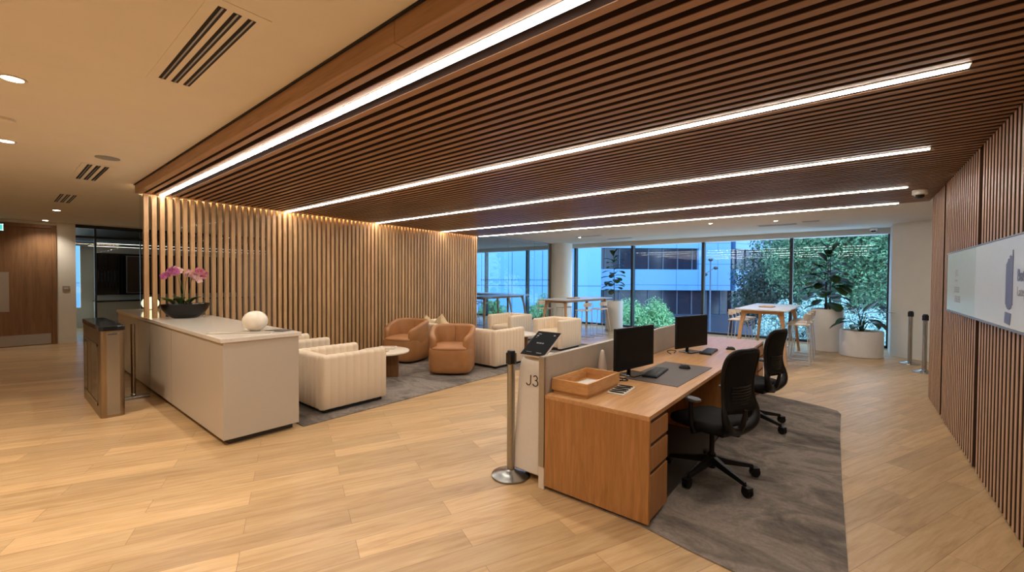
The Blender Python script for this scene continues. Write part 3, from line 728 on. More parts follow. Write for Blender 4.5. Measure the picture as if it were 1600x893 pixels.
# cushions poking above the sofa back
def cushion(x, y, z, rz, tilt, label, s=.155):
    t = MB(); N = 10; vs = []; 
    for side in (1, -1):
        for i in range(N+1):
            for j in range(N+1):
                u, v = 2*i/N-1, 2*j/N-1
                th = .075*((1-u**4)*(1-v**4))**.5; k = 1-.10*(1-abs(u*v))*0 - .07*(1-u*u)*abs(v) - .07*(1-v*v)*abs(u)
                vs.append((u*s*k, side*th, v*s*k))
    fs = []; q = (N+1)**2
    for i in range(N):
        for j in range(N):
            a = i*(N+1)+j; fs.append((a, a+1, a+N+2, a+N+1)); fs.append((q+a, q+a+N+1, q+a+N+2, q+a+1))
    t.add(vs, fs); o = t.build('sofa_cushion', 'cushion', smooth=60)
    o.location = (x, y, z); o.rotation_euler = Matrix.Rotation(rz, 3, 'Z').to_euler(); o.rotation_euler = (tilt[0], tilt[1], rz)
    tag(o, label, 'cushion', 'sand coloured cushions on the cream sofa'); return o
cushion(-7.12, 5.87, .62, .15, (-.22, .55, 0), 'sand cushion on the sofa, leftmost of the three')
cushion(-6.86, 6.04, .645, -.05, (-.20, .78, 0), 'sand cushion standing highest on its corner on the sofa, middle of the three')
cushion(-6.60, 5.87, .605, -.2, (-.24, .35, 0), 'sand cushion on the sofa, nearest the second tan armchair')

# ------------------------------------------------------------------ tan tub chairs
def tub_chair(label, loc, rz):
    t = thing('tub_chair', label, 'armchair', loc, rz, 'tan leather tub armchairs')
    W_, D = .37, .37
    def sq(r_x, r_y, p, n=48):
        out = []
        for k in range(n):
            a = 2*PI*k/n; c, s_ = math.cos(a), math.sin(a)
            out.append((r_x*math.copysign(abs(c)**(2/p), c), r_y*math.copysign(abs(s_)**(2/p), s_)))
        return out
    mb = MB(); rr_ = []
    for z, k in ((.035, .90), (.045, .94), (.08, .985), (.16, 1.0), (.30, 1.01), (.40, 1.0), (.425, .985)): rr_.append([(x, y, z) for x, y in sq(W_*k, D*k, 4.2)])
    mb.rings(rr_); mb.build('base', 'tan', t, smooth=50)
    # U shaped shell, arm front -> back -> arm front
    path = []; K = 60
    for i in range(K+1):
        a = -PI/2*1.0 + 0  # placeholder
        u = i/K; ang = math.radians(52) - u*math.radians(284)   # from front right going clockwise around the back
        c, s_ = math.cos(ang), math.sin(ang); p = 2.9
        R_ = .325
        path.append((R_*1.0*math.copysign(abs(c)**(2/p), c), R_*math.copysign(abs(s_)**(2/p), s_), ang))
    rings = []
    for i, (x, y, ang) in enumerate(path):
        x0, y0, _ = path[max(0, i-1)]; x1, y1, _ = path[min(K, i+1)]
        d = Vector((x1-x0, y1-y0, 0)).normalized(); nv = Vector((-d.y, d.x, 0))      # points outwards or inwards consistently
        bk = max(0, min(1, (.30-y)/.58)); bk = math.sin(PI/2*bk)
        h = .615+.175*bk; T = .105-.02*bk; e = min(i, K-i)
        if e < 4: sh = [.45, .75, .90, .97][e]; hh = h-[.05, .022, .008, .002][e]
        else: sh, hh = 1, h
        T *= sh; ring = []; r = T/2; lean = .03*bk
        outv = Vector((x, y, 0)).normalized()
        base = Vector((x, y, 0))
        for o, z in [(-r, .36), (-r, .5), (-r, hh-r)] + [(-r*math.cos(PI*k/8), hh-r+r*math.sin(PI*k/8)) for k in range(1, 8)] + [(r, hh-r), (r, .5), (r, .36)]:
            ring.append(base+nv*o+outv*(lean*max(0, (z-.42)/.35)) + Vector((0, 0, z)))
        rings.append(ring)
    mb = MB(); mb.rings(rings); mb.build('backrest', 'tan', t, smooth=60)
    mb = MB(); rr_ = []
    for z, k in ((.405, .93), (.425, 1.0), (.455, .99), (.475, .90), (.482, .6)): rr_.append([(x, y+.035, z) for x, y in sq(.318*k, .325*k, 4)])
    mb.rings(rr_); mb.build('seat_cushion', 'tan_seat', t, smooth=60)
    pts = [(x, y+.035, .428) for x, y in sq(.322, .330, 4, 60)]; MB().tube(pts, .004, 6, closed=True).build('piping', 'piping', t, smooth=60)
    MB().cyl(0, 0, 0, .04, .27, 32).build('swivel_base', 'dark', t)
    mb = MB(); mb.tube([(0, -.285, .47), (0, -.283, .60), (0, -.285, .74)], .003, 6); mb.build('seam', 'piping', t)
    return t
b0 = tub_chair('tan leather tub armchair facing the viewer, right of the coffee table', (-5.36, 4.98, Z0), math.radians(-53-90))
dup(b0, (-6.78, 5.08, Z0), math.radians(-72-90), 'tan leather tub armchair behind the coffee table, turned to the left', 'tan leather tub armchairs')

# ------------------------------------------------------------------ coffee tables
def coffee_table(label, loc, rz=0):
    t = thing('coffee_table', label, 'table', loc, rz, 'round cream-topped coffee tables')
    MB().lathe(0, 0, [(.39, .395), (.405, .402), (.405, .42), (.395, .426), (.001, .427)], 56).build('tabletop', 'tabletop', t, smooth=40)
    mb = MB(); mb.box(-.03, .03, -.24, .24, 0, .395); mb.box(-.24, .24, -.03, .03, 0, .3949); mb.build('pedestal', 'tabwood', t, bevel=.006)
    return t
ct = coffee_table('round cream coffee table with wooden pedestal in front of the tan armchair', (-5.93, 4.0, Z0), .63)
dup(ct, (-5.62, 7.12, Z0), .2, 'round cream side table behind the long sofa, mostly hidden', 'round cream-topped coffee tables')
t = thing('stone_tray', 'pale rectangular tray on the round coffee table', 'tray', (-6.02, 4.12, Z0+.427), .75)
mb = MB(); mb.box(-.14, .14, -.10, .10, 0, .008); mb.build('base', 'pale', t)
mb = MB(); mb.box(-.14, .14, -.10, -.092, .008, .03); mb.box(-.14, .14, .092, .10, .008, .03); mb.box(-.14, -.132, -.092, .092, .008, .03); mb.box(.132, .14, -.092, .092, .008, .03); mb.build('rim', 'pale', t)
tag(MB().obox((-5.83, 3.93, Z0+.427+.011), (.8, .6, 0), (-.6, .8, 0), (0, 0, 1), .07, .05, .011).build('paperback_book', M['cushion'], bevel=.002), 'small sand coloured book on the round coffee table', 'book')

# ------------------------------------------------------------------ wooden desk
t = thing('reception_desk', 'long oak reception desk with drawer pedestals and two work places', 'desk', (0, 0, 0))
DX0, DX1, DY0, DY1, DH = -1.822, -1.007, 2.648, 7.02, .735
MB().box(DX0, DX1, DY0, DY1, DH-.03, DH).build('desktop', 'desk', t, bevel=.002)
MB().box(DX0, DX1, DY0, DY0+.025, .03, DH-.0302).build('end_panel', 'desk_v', t, bevel=.0015)
MB().box(DX0, DX1, DY1-.025, DY1, .03, DH-.0302).build('end_panel', 'desk_v', t, bevel=.0015)
MB().box(DX0, DX0+.02, DY0+.025, DY1-.025, .03, DH-.0302).build('back_panel', 'desk_v', t)
def pedestal(y0, y1, body_x0=DX0+.021):
    o = MB().box(body_x0, DX1-.022, y0, y1, .03, DH-.0304).build('drawer_pedestal', 'desk_v', t)
    for z0, z1 in ((.045, .335), (.365, .52), (.55, .675)):
        dr = MB().box(DX1-.0215, DX1-.002, y0+.008, y1-.008, z0, z1).build('drawer', 'desk_v', o, bevel=.001)
        MB().box(DX1-.0215, DX1-.012, y0+.008, y1-.008, z1, z1+.02).build('finger_pull', 'backing', dr)
    return o
pedestal(DY0+.026, DY0+.36); pedestal(4.68, 5.02); pedestal(DY1-.36, DY1-.026)
MB().box(DX0+.04, DX1-.04, DY0+.03, DY1-.03, .0095, .03).build('plinth', 'plinth', t)
# divider screen
t = thing('divider_screen', 'low greige divider screen standing along the back of the oak desk', 'divider', (0, 0, 0))
MB().box(-1.872, -1.826, 2.66, 7.02, 0, 1.02).build('panel', 'divider', t, bevel=.003)
MB().box(-1.874, -1.824, 2.64, 2.66, .17, 1.02).build('end_channel', 'alu', t, bevel=.002)
MB().box(-1.876, -1.824, 2.645, 2.659, .0, .17).build('end_foot', 'pale', t, bevel=.003)
# wooden tray
t = thing('document_tray', 'square honey wood document tray on the near end of the desk', 'tray', (-1.665, 3.0, DH), 0)
bx0, bx1, by0, by1 = -.15, .165, -.27, .27
mb = MB(); mb.box(bx0+.01, bx1-.01, by0+.01, by1-.01, 0, .022); mb.build('base', 'boxwood', t, bevel=.001)
mb = MB(); mb.box(bx0, bx1, by0, by0+.018, .024, .11); mb.box(bx0, bx1, by1-.018, by1, .024, .11); mb.box(bx0, bx0+.018, by0+.0181, by1-.0181, .024, .11); mb.box(bx1-.018, bx1, by0+.0181, by1-.0181, .024, .11); mb.box(bx0+.018, bx1-.018, by0+.018, by1-.018, .022, .028)
mb.build('tray_sides', 'boxwood', t, bevel=.001)
tag(MB().box(-1.75, -1.56, 2.90, 3.18, DH+.0285, DH+.036).build('paper_stack', 'paper'), 'stack of white paper lying in the wooden document tray', 'paper')
# pen tray
t = thing('pen_tray', 'small white tray of black pens beside the wooden document tray', 'tray', (-1.425, 3.14, DH), .10)
MB().box(-.068, .068, -.145, .145, 0, .006).build('plate', 'white', t, bevel=.001)
tags = ['at the near end', 'second from the near end', 'in the middle', 'fourth from the near end', 'at the far end']
for k in range(5):
    c = Vector((-1.425, 3.14, DH+.0115)); yy = -.11+.055*k; ca, sa = math.cos(.10), math.sin(.10)
    p = c+Vector((-yy*sa, yy*ca, 0)); dv = Vector((ca, sa+.15*(k % 2), 0)).normalized()*.058
    tag(MB().tube([p-dv, p-dv*.6, p+dv*.6, p+dv], [.003, .0055, .0055, .004], 8).build('pen', 'black', smooth=50), 'black pen in the small white tray, '+tags[k], 'pen', 'black pens in the white tray')
tag(MB().lathe(-1.775, 3.50, [(.036, DH), (.042, DH+.02), (.038, DH+.09), (.024, DH+.19), (.016, DH+.225), (.006, DH+.236)], 28).build('cone_vase', 'pale', smooth=50), 'off-white cone shaped ornament behind the document tray', 'ornament')
# monitors
def monitor(label, A0, B0, zb, zt):
    A0, B0 = Vector((*A0, 0)), Vector((*B0, 0)); c = (A0+B0)/2; w = (B0-A0).length; ang = math.atan2(B0.y-A0.y, B0.x-A0.x)
    t = thing('monitor', label, 'monitor', (c.x, c.y, DH), ang, 'black monitors on the desk')     # local x along width, screen faces -y
    h0, h1 = zb-DH, zt-DH
    MB().box(-w/2, w/2, .0, .028, h0, h1).build('housing', 'black', t, bevel=.003)
    MB().box(-w/2+.012, w/2-.012, -.002, .0005, h0+.022, h1-.012).build('screen', 'screen', t)
    MB().box(-.06, .06, .028, .05, h0+.12, h1-.12).build('rear_bulge', 'black', t, bevel=.008)
    MB().bar((0, .075, .012), (0, .05, h0+.2), .05, .014, up=(0, 1, 0)).build('stand', 'black', t, bevel=.003)
    MB().box(-.12, .12, -.06, .11, 0, .012).build('foot', 'blackgloss', t, bevel=.004)
    return t
monitor('black monitor with a dark screen, nearest to the viewer on the desk', (-1.605, 3.42), (-1.50, 4.03), .80, 1.18)
monitor('black monitor with a dark screen at the farther work place', (-1.60, 5.03), (-1.42, 5.64), .80, 1.18)
def keyboard(label, loc, rz):
    t = thing('keyboard', label, 'keyboard', loc, rz, 'black keyboards on the desk')
    MB().obox((0, 0, .009), (1, 0, 0), (0, 1, .02), (0, 0, 1), .215, .065, .008).build('body', 'black', t, bevel=.002)
    mb = MB()
    for r in range(5):
        for c_ in range(17):
            if r == 0 and 4 <= c_ <= 8: continue
            x = -.2+c_*.0245; mb.box(x, x+.0205, -.056+r*.0225, -.037+r*.0225, .017, .0215)
    mb.box(-.2+4*.0245, -.2+8*.0245+.0205, -.056, -.037, .017, .0215)
    mb.build('keys', 'key', t); return t
k0 = keyboard('black keyboard on the dark desk mat', (-1.43, 3.90, DH+.0045), PI/2+.10)
dup(k0, (-1.36, 5.48, DH), PI/2+.06, 'black keyboard on bare wood at the farther work place', 'black keyboards on the desk')
def mouse(label, loc, rz):
    t = thing('computer_mouse', label, 'mouse', loc, rz, 'black computer mice')
    mb = MB(); rings = []
    for i in range(9):
        s = i/8; y = -.055+.11*s; w = .030*math.sqrt(max(.03, 1-(2*s-1)**4)); h = .036*math.sqrt(max(.02, 1-(2*s-1)**2))*(.8+.4*(1-s)) 
        rings.append([(w*math.cos(PI*2*k/12), y, .004+max(0, h*math.sin(PI*2*k/12))) for k in range(12)])
    mb.rings(rings); mb.build('shell', 'black', t, smooth=70)
    MB().box(-.002, .002, .015, .035, .030, .038).build('wheel', 'greyarm', t); return t
m0 = mouse('black mouse on the dark desk mat', (-1.29, 4.30, DH+.0045), -PI/2+.25+PI)
dup(m0, (-1.20, 5.86, DH), PI/2+.1, 'black mouse on bare wood at the farther work place', 'black computer mice')
mb = MB(); mb.obox((-1.335, 4.03, DH+.0022), (1, -.02, 0), (.02, 1, 0), (0, 0, 1), .235, .50, .002)
tag(mb.build('desk_mat', 'mat', bevel=.001), 'dark brown desk mat under the near keyboard', 'mat')
def cable(pts, label, r=.0035):
    pts = [Vector(p) for p in pts]; out = []
    for i in range(len(pts)-1):
        p0 = pts[max(0, i-1)]; p1, p2 = pts[i], pts[i+1]; p3 = pts[min(len(pts)-1, i+2)]
        for k in range(6):
            s = k/6; out.append(.5*((2*p1)+(p2-p0)*s+(2*p0-5*p1+4*p2-p3)*s*s+(3*p1-p0-3*p2+p3)*s**3))
    out.append(pts[-1]); tag(MB().tube(out, r, 6).build('cable', 'black', smooth=60), label, 'cable')
z = DH+.004
cable([(-1.62, 3.58, .96), (-1.68, 3.55, .90), (-1.66, 3.58, .82), (-1.71, 3.62, .76), (-1.80, 3.70, z)], 'black cable hanging behind the near monitor')
cable([(-1.67, 3.40, z), (-1.57, 3.38, z), (-1.55, 3.45, z+.01), (-1.63, 3.47, z+.005), (-1.61, 3.38, z+.015), (-1.53, 3.39, z+.01), (-1.51, 3.46, z+.006), (-1.59, 3.43, z+.02), (-1.63, 3.41, z+.005), (-1.54, 3.35, z)], 'tangle of black cable between the document tray and near monitor', .0045)
cable([(-1.66, 5.02, z), (-1.70, 5.0, z+.03), (-1.66, 4.98, z+.05), (-1.62, 5.06, z+.04), (-1.66, 5.12, z)], 'short black cable loop at the foot of the far monitor', .005)

# ------------------------------------------------------------------ kiosk
t = thing('self_service_kiosk', 'white self-service kiosk marked J3 with a tilted tablet', 'kiosk', (-2.01, 2.68, 0))
prof = [(0.0, .065), (.0, .12), (.035, .85), (.05, .94), (.085, .985), (.16, 1.00), (.26, 1.00), (.30, .97), (.30, .065)]   # (y, z)
mb = MB(); rings = []
def halfw(z): return .135-.035*max(0, min(1, (z-.1)/.9))
left = []; right = []
for y_, z_ in prof: left.append((-halfw(z_)*1.15+.0, y_, z_)); right.append((.115, y_, z_))
n = len(prof); mb.add(left+right, [tuple(range(n)), tuple(reversed(range(n, 2*n)))]+[(i, n+i, n+(i+1) % n, (i+1) % n) for i in range(n)])
mb.build('body', 'white', t, smooth=35, bevel=.018, seg=4)
MB().box(-.10, .10, .14, .28, 0, .066).build('plinth', 'plinth', t)
ang = math.radians(32)     # tablet pitch
up = Vector((0, math.cos(ang), math.sin(ang))); side = Vector((1, 0, 0)); nr = side.cross(up)
cc = Vector((.01, .17, 1.075))
o = MB().obox(cc, side, up, nr, .118, .155, .010).build('tablet', 'pale', t, bevel=.006)
MB().obox(cc+nr*.0105, side, up, nr, .115, .152, .0015).build('screen', 'tabscreen', o, bevel=.001)
mb = MB()
def mark(u, v, w, h): mb.obox(cc+nr*.0123+side*u+up*v, side, up, nr, w/2, h/2, .0002)
mark(-.075, .115, .03, .008); mark(-.082, .09, .018, .014); mark(-.084, .068, .008, .006); mark(.075, .11, .018, .012); mark(-.05, -.115, .05, .003); mark(.05, -.118, .05, .006)
for k, (u, w) in enumerate([(-.035, .010), (-.022, .006), (-.010, .008), (.003, .010), (.022, .012)]): mark(u, .0, w, .014)
mb.build('screen_marks', 'palegrey', o)
MB().obox((.01, .17, 1.02), side, up, nr, .05, .09, .02).build('tablet_bracket', 'pale', t, bevel=.006)
# J3 lettering from round strokes
def stroke(mb, pts, w=.0085): mb.tube([Vector(p) for p in pts], w/2, 6)
mb = MB(); fx = .012; fz = .80
def fp(u, v): zz = fz+v; return (fx+u, .0+.035*(zz-.10)/.75-.0035, zz)
stroke(mb, [fp(-.005, .045), fp(-.005, -.015)] + [fp(-.027+.022*math.cos(a), -.015-.022*math.sin(a)) for a in [PI*k/8 for k in range(1, 8)]])
stroke(mb, [fp(.035+.019*math.cos(a)+.005, .026+.019*math.sin(a)) for a in [math.radians(150-240*k/12) for k in range(13)]])
stroke(mb, [fp(.038+.025*math.cos(a)+.003, -.014+.023*math.sin(a)) for a in [math.radians(95-255*k/14) for k in range(15)]])
mb.build('lettering', 'ink', t, smooth=60)

# ------------------------------------------------------------------ stanchions
def stanchion(label, loc):
    t = thing('stanchion', label, 'barrier post', loc, .3, 'steel barrier posts')
    MB().lathe(0, 0, [(.152, 0), (.158, .006), (.156, .014), (.11, .028), (.05, .045), (.036, .058), (.001, .058)], 48).build('base', 'steel', t, smooth=30)
    MB().cyl(0, 0, .05, .95, .032, 28).build('post', 'steel', t, smooth=40)
    MB().lathe(0, 0, [(.030, .90), (.0335, .94), (.0335, 1.02), (.028, 1.03), (.001, 1.03)], 28).build('cap', 'black', t, smooth=40)
    for k in range(4):
        a = PI/2*k; MB().obox((.034*math.cos(a), .034*math.sin(a), .965), (math.cos(a), math.sin(a), 0), (-math.sin(a), math.cos(a), 0), (0, 0, 1), .009, .014, .045).build('belt_clip', 'blackgloss', t, bevel=.003)
    return t
s0 = stanchion('steel barrier post standing in front of the white kiosk', (-2.168, 2.665, 0))
dup(s0, (.98, 10.35, 0), .1, 'steel barrier post nearest the slatted right wall', 'steel barrier posts')
dup(s0, (.86, 11.25, 0), .4, 'steel barrier post farther back against the pale wall', 'steel barrier posts')

# ------------------------------------------------------------------ office chairs
def office_chair(label, loc, rz):
    t = thing('office_chair', label, 'chair', loc, rz, 'black mesh office chairs')    # faces +y
    for k in range(5):
        a = 2*PI*k/5+.76; c, s_ = math.cos(a), math.sin(a)
        l = MB(); pts = [(.03*c, .03*s_, .145), (.12*c, .12*s_, .125), (.335*c, .335*s_, .088)]
        rings = []
        for (x, y, z_), w, h in zip(pts, (.032, .026, .016), (.028, .022, .014)):
            px, py = -s_*w, c*w; rings.append([(x-px, y-py, z_-h), (x+px, y+py, z_-h), (x+px*.7, y+py*.7, z_+h), (x-px*.7, y-py*.7, z_+h)])
        l.rings(rings); leg = l.build('base_leg', 'black', t, bevel=.004)
        cs = MB(); ax = Vector((-s_, c, 0)); cen = Vector((.352*c, .352*s_, .038))
        for sd in (-1, 1): q = cen+ax*sd*.013; cs.rings([[q+ax*w+(Vector((c, s_, 0))*math.cos(2*PI*k2/16)+Vector((0, 0, 1))*math.sin(2*PI*k2/16))*.037 for k2 in range(16)] for w in (-.008, .008)])
        cs.rings([[(.335*c+.009*math.cos(2*PI*q/8), .335*s_+.009*math.sin(2*PI*q/8), z_) for q in range(8)] for z_ in (.04, .09)])
        cs.obox(cen+Vector((0, 0, .026)), (c, s_, 0), ax, (0, 0, 1), .028, .026, .012)
        cs.build('caster', 'black', leg, smooth=40)
    MB().lathe(0, 0, [(.03, .075), (.032, .19), (.022, .20), (.019, .21), (.019, .39)], 20).build('gas_lift', 'black', t, smooth=40)
    MB().box(-.09, .09, -.16, .12, .375, .425).build('mechanism', 'black', t, bevel=.012)
    mb = MB(); rings = []
    for z_, k in ((.425, .90), (.435, .97), (.46, 1), (.49, .98), (.505, .88)): rings.append([(x, y+.03-.0*abs(x), z_+(.0 if z_ < .45 else -.25*max(0, y-.12)*.6)) for x, y in rrect(.245*k, .24*k, .10*k, 6)])
    mb.rings(rings); mb.build('seat', 'mesh', t, smooth=60)
    # backrest: closed frame loop, waist, lower hoop
    def back(s):    # s 0..1 around
        pass
    out = [(.0, 1.075, -.335), (.15, 1.07, -.325), (.215, 1.02, -.30), (.225, .93, -.275), (.215, .84, -.262), (.205, .76, -.262), (.212, .69, -.27), (.225, .62, -.285), (.215, .55, -.295), (.17, .49, -.29), (.09, .455, -.275), (0, .445, -.27)]
    loop = [(x, y, z_) for x, z_, y in out]+[(-x, y, z_) for x, z_, y in reversed(out[1:-1])]
    def cat(pts, n=4, closed=True):
        P = [Vector(p) for p in pts]; res = []; m = len(P)
        for i in range(m):
            p0, p1, p2, p3 = P[i-1], P[i], P[(i+1) % m], P[(i+2) % m]
            for k in range(n): s = k/n; res.append(.5*((2*p1)+(p2-p0)*s+(2*p0-5*p1+4*p2-p3)*s*s+(3*p1-p0-3*p2+p3)*s**3))
        return res
    loop = [(x*.86, y+.045, z_) for x, y, z_ in loop]
    lp = cat(loop)
    rad = [.0145+.022*max(0, min(1, (.66-p.z)/.16)) for p in lp]
    MB().tube(lp, rad, 10, closed=True).build('back_frame', 'black', t, smooth=60)
    # mesh panel fills the frame down to z .6
    mb = MB(); rows = []
    right = [Vector((x*.86, y+.045, z_)) for x, z_, y in out]
    zs = [1.07-.47*i/14 for i in range(15)]
    def edge(z_):
        for a_, b_ in zip(right, right[1:]):
            if b_.z <= z_ <= a_.z and a_.z != b_.z:
                s = (a_.z-z_)/(a_.z-b_.z); return a_.lerp(b_, s)
        return right[1]
    vs = []; NC = 9
    for z_ in zs:
        e = edge(z_)
        for j in range(NC): u = 2*j/(NC-1)-1; vs.append((e.x*u*.97, e.y-.028*(1-u*u), z_))
    fs = [(i*NC+j, i*NC+j+1, (i+1)*NC+j+1, (i+1)*NC+j) for i in range(14) for j in range(NC-1)]
    mb.add(vs, fs); o = mb.build('backrest', 'mesh', t, smooth=60); sm = o.modifiers.new('thick', 'SOLIDIFY'); sm.thickness = .006
    mb = MB()
    for k in range(7): z_ = .66+.022*k; mb.tube([(u*.115, -.262+.02*u*u, z_) for u in (-1, -.5, 0, .5, 1)], .0085, 6)
    mb.build('lumbar_support', 'black', t, smooth=60)
    MB().tube([(0, -.10, .40), (0, -.22, .42), (0, -.262, .50), (0, -.285, .62)], [.028, .028, .022, .014], 10).build('spine', 'black', t, smooth=60)
    for sx in (-1, 1):
        arm = MB().tube([(sx*.14, -.02, .41), (sx*.27, -.03, .42), (sx*.295, -.03, .50), (sx*.285, -.02, .665)], [.016, .017, .020, .018], 10).build('armrest', 'black', t, smooth=60)
        mb = MB(); rr_ = []
        for z_, k in ((.665, .9), (.672, 1), (.686, 1), (.692, .9)): rr_.append([(sx*.285+x*k, y*k+.02, z_) for x, y in rrect(.04, .12, .035, 5)])
        mb.rings(rr_); mb.build('arm_pad', 'greyarm', arm, smooth=50)
    for sx in (-1, 1):
        pass
    return t
c0 = office_chair('black mesh office chair at the near work place of the oak desk', (-.885, 3.70, Z0), 1.17)
dup(c0, (-.87, 5.35, Z0), 1.26, 'black mesh office chair at the farther work place of the desk', 'black mesh office chairs')

# ------------------------------------------------------------------ sign panel on right wall
t = thing('wall_sign', 'long white glass sign panel with brush stroke emblem on the slatted wall', 'sign', (XW, 0, 0))
MB().box(-.036, -.004, 5.165, 6.53, 1.315, 1.905).build('grey_panel', 'signg', t, bevel=.002)['label'] = 'pale grey glass panel with faint lettering'
MB().box(-.036, -.004, 1.2, 5.16, 1.315, 1.905).build('white_panel', 'signw', t, bevel=.002)
mb = MB(); mb.box(-.04, -.002, 1.19, 6.54, 1.300, 1.314); mb.box(-.04, -.002, 1.19, 6.54, 1.906, 1.914); mb.build('frame', 'alu', t)
mb = MB()
for (ya, za, w, rows, cols, h) in [(6.10, 1.73, .17, 3, 3, .018), (6.10, 1.632, .17, 1, 4, .016), (6.10, 1.562, .26, 3, 6, .016), (6.08, 1.475, .30, 3, 7, .018)]:
    for r in range(rows):
        for c_ in range(cols):
            ww = w/cols; yy = ya-c_*ww; mb.box(-.0372, -.0362, yy-ww*.82, yy, za-r*h*1.25-h, za-r*h*1.25)
mb.build('faint_text', 'palegrey', t)
mb = MB()     # emblem: brush stroke with ragged top and a block below
rnd = random.Random(5)
for k in range(8):
    y0_ = 4.235-k*.020; zt = 1.735+[0, .012, .03, .026, .05, .045, .045, .085][k]; zb = 1.435+[.03, .014, .004, 0, 0, .004, .012, .03][k]
    mb.box(-.0385, -.0362, y0_-.0188, y0_, zb, zt)
mb.add([(-.0385, 4.25, 1.345), (-.0385, 4.12, 1.335), (-.0385, 4.10, 1.412), (-.0385, 4.235, 1.418), (-.0362, 4.25, 1.345), (-.0362, 4.12, 1.335), (-.0362, 4.10, 1.412), (-.0362, 4.235, 1.418)], [(0, 3, 2, 1), (4, 5, 6, 7), (0, 1, 5, 4), (1, 2, 6, 5), (2, 3, 7, 6), (3, 0, 4, 7)])
mb.build('emblem', 'greyink', t)
mt = Matrix(((0, 0, -1, -.0375), (-1, 0, 0, 3.985), (0, 1, 0, 1.622), (0, 0, 0, 1)))
text_mesh('lettering', 'Batfl', .105, 'greyink', t, mt, .0005, .002)
mt = Matrix(((0, 0, -1, -.0375), (-1, 0, 0, 3.985), (0, 1, 0, 1.530), (0, 0, 0, 1)))
text_mesh('lettering', 'Lategy', .082, 'palegrey', t, mt, .0005)

# ------------------------------------------------------------------ high tables and stools
def high_table(label, loc, rz, W_=.9, L=2.5, top='hightop', leg='ash', group='high tables with splayed legs'):
    t = thing('high_table', label, 'table', loc, rz, group)
    MB().box(-W_/2, W_/2, -L/2, L/2, 1.025, 1.05).build('tabletop', top, t, bevel=.006)
    for sx in (-1, 1):
        for sy in (-1, 1):
            mb = MB(); x0, x1 = sx*(W_/2-.13), sx*(W_/2-.03); y0, y1 = sy*(L/2-.22), sy*(L/2-.08)
            rings = []
            for z_, w, xx, yy in ((0, .024, x1, y1), (.75, .032, x0+(x1-x0)*.28, y0+(y1-y0)*.28), (.93, .045, x0, y0), (1.0245, .07, x0-sx*.03, y0)):
                rings.append([(xx-w, yy-.024, z_), (xx+w, yy-.024, z_), (xx+w, yy+.024, z_), (xx-w, yy+.024, z_)])
            mb.rings(rings); mb.build('leg', leg, t, bevel=.006)
        
    for sy in (-1, 1): MB().box(-W_/2+.15, W_/2-.15, sy*(L/2-.22)-.02, sy*(L/2-.22)+.02, .955, 1.0248).build('apron', leg, t, bevel=.003)
    for sx in (-1, 1): MB().box(sx*(W_/2-.16)-.018, sx*(W_/2-.16)+.018, -L/2+.245, L/2-.245, .965, 1.0246).build('side_rail', leg, t, bevel=.003)
    return t
T1 = high_table('high grey-topped table with pale wooden legs before the right window', (-1.385, 10.45, 0), 0)
T2 = dup(T1, (-6.28, 10.75, 0), -.06, 'high grey-topped table by the round column and left planter', 'high tables with splayed legs')
def oval_tray(loc, rz, label):
    t = thing('wooden_tray', label, 'tray', loc, rz, 'shallow wooden trays')
    o = []
    for ins, z_ in ((.02, 0), (0, .018), (.012, .022), (.03, .010), (.05, .008)): o.append([(x, y, z_) for x, y in rrect(.14-ins, .22-ins, .06, 5)])
    MB().rings(o).build('dish', 'ash', t, smooth=40)
oval_tray((-1.42, 10.25, 1.05), .0, 'shallow wooden tray on the high table by the right window')
oval_tray((-6.32, 10.6, 1.05), .0, 'shallow wooden tray on the high table by the round column')
def bar_stool(label, loc, rz, mat='stool', group='pale bar stools round the high tables'):
    t = thing('bar_stool', label, 'stool', loc, rz, group)      # faces +y
    o = []
    for z_, k in ((.742, .9), (.750, 1), (.762, 1), (.768, .94)): o.append([(x*k, y*k, z_+.35*max(0, abs(x)-.10)*abs(x)) for x, y in rrect(.205, .19, .08, 5)])
    MB().rings(o).build('seat', mat, t, smooth=50)
    mb = MB(); rings = []
    for i in range(13):
        a = math.radians(210+120*i/12); cx, cy = .205*math.cos(a), .19*math.sin(a)*1.0
        h = .09 if 0 < i < 12 else .07
        rings.append([(cx*1.0, cy, .88-h*.2), (cx*1.06, cy*1.06, .88-h*.2), (cx*1.10, cy*1.12, .88+h), (cx*1.04, cy*1.06, .88+h)])
    mb.rings(rings); mb.build('backrest', mat, t, smooth=60)
    for sx in (-1, 1):
        MB().tube([(sx*.15, -.14, .742), (sx*.19, -.16, .80), (sx*.175, -.185, .93)], .008, 8).build('back_post', 'rod', t, smooth=60)
        MB().tube([(sx*.16, .14, .742), (sx*.20, .19, .02), (sx*.20, .18, .008), (sx*.205, -.20, .008), (sx*.20, -.21, .02), (sx*.15, -.15, .742)], .0075, 8).build('leg', 'rod', t, smooth=60)
    MB().tube([(-.185, .165, .30), (.185, .165, .30)], .0075, 8).build('footrest', 'rod', t, smooth=60)
    return t
st0 = bar_stool('pale bar stool on the right side of the right high table, nearest the viewer', (-.84, 9.85, 0), PI/2)
G_ = 'pale bar stools round the high tables'
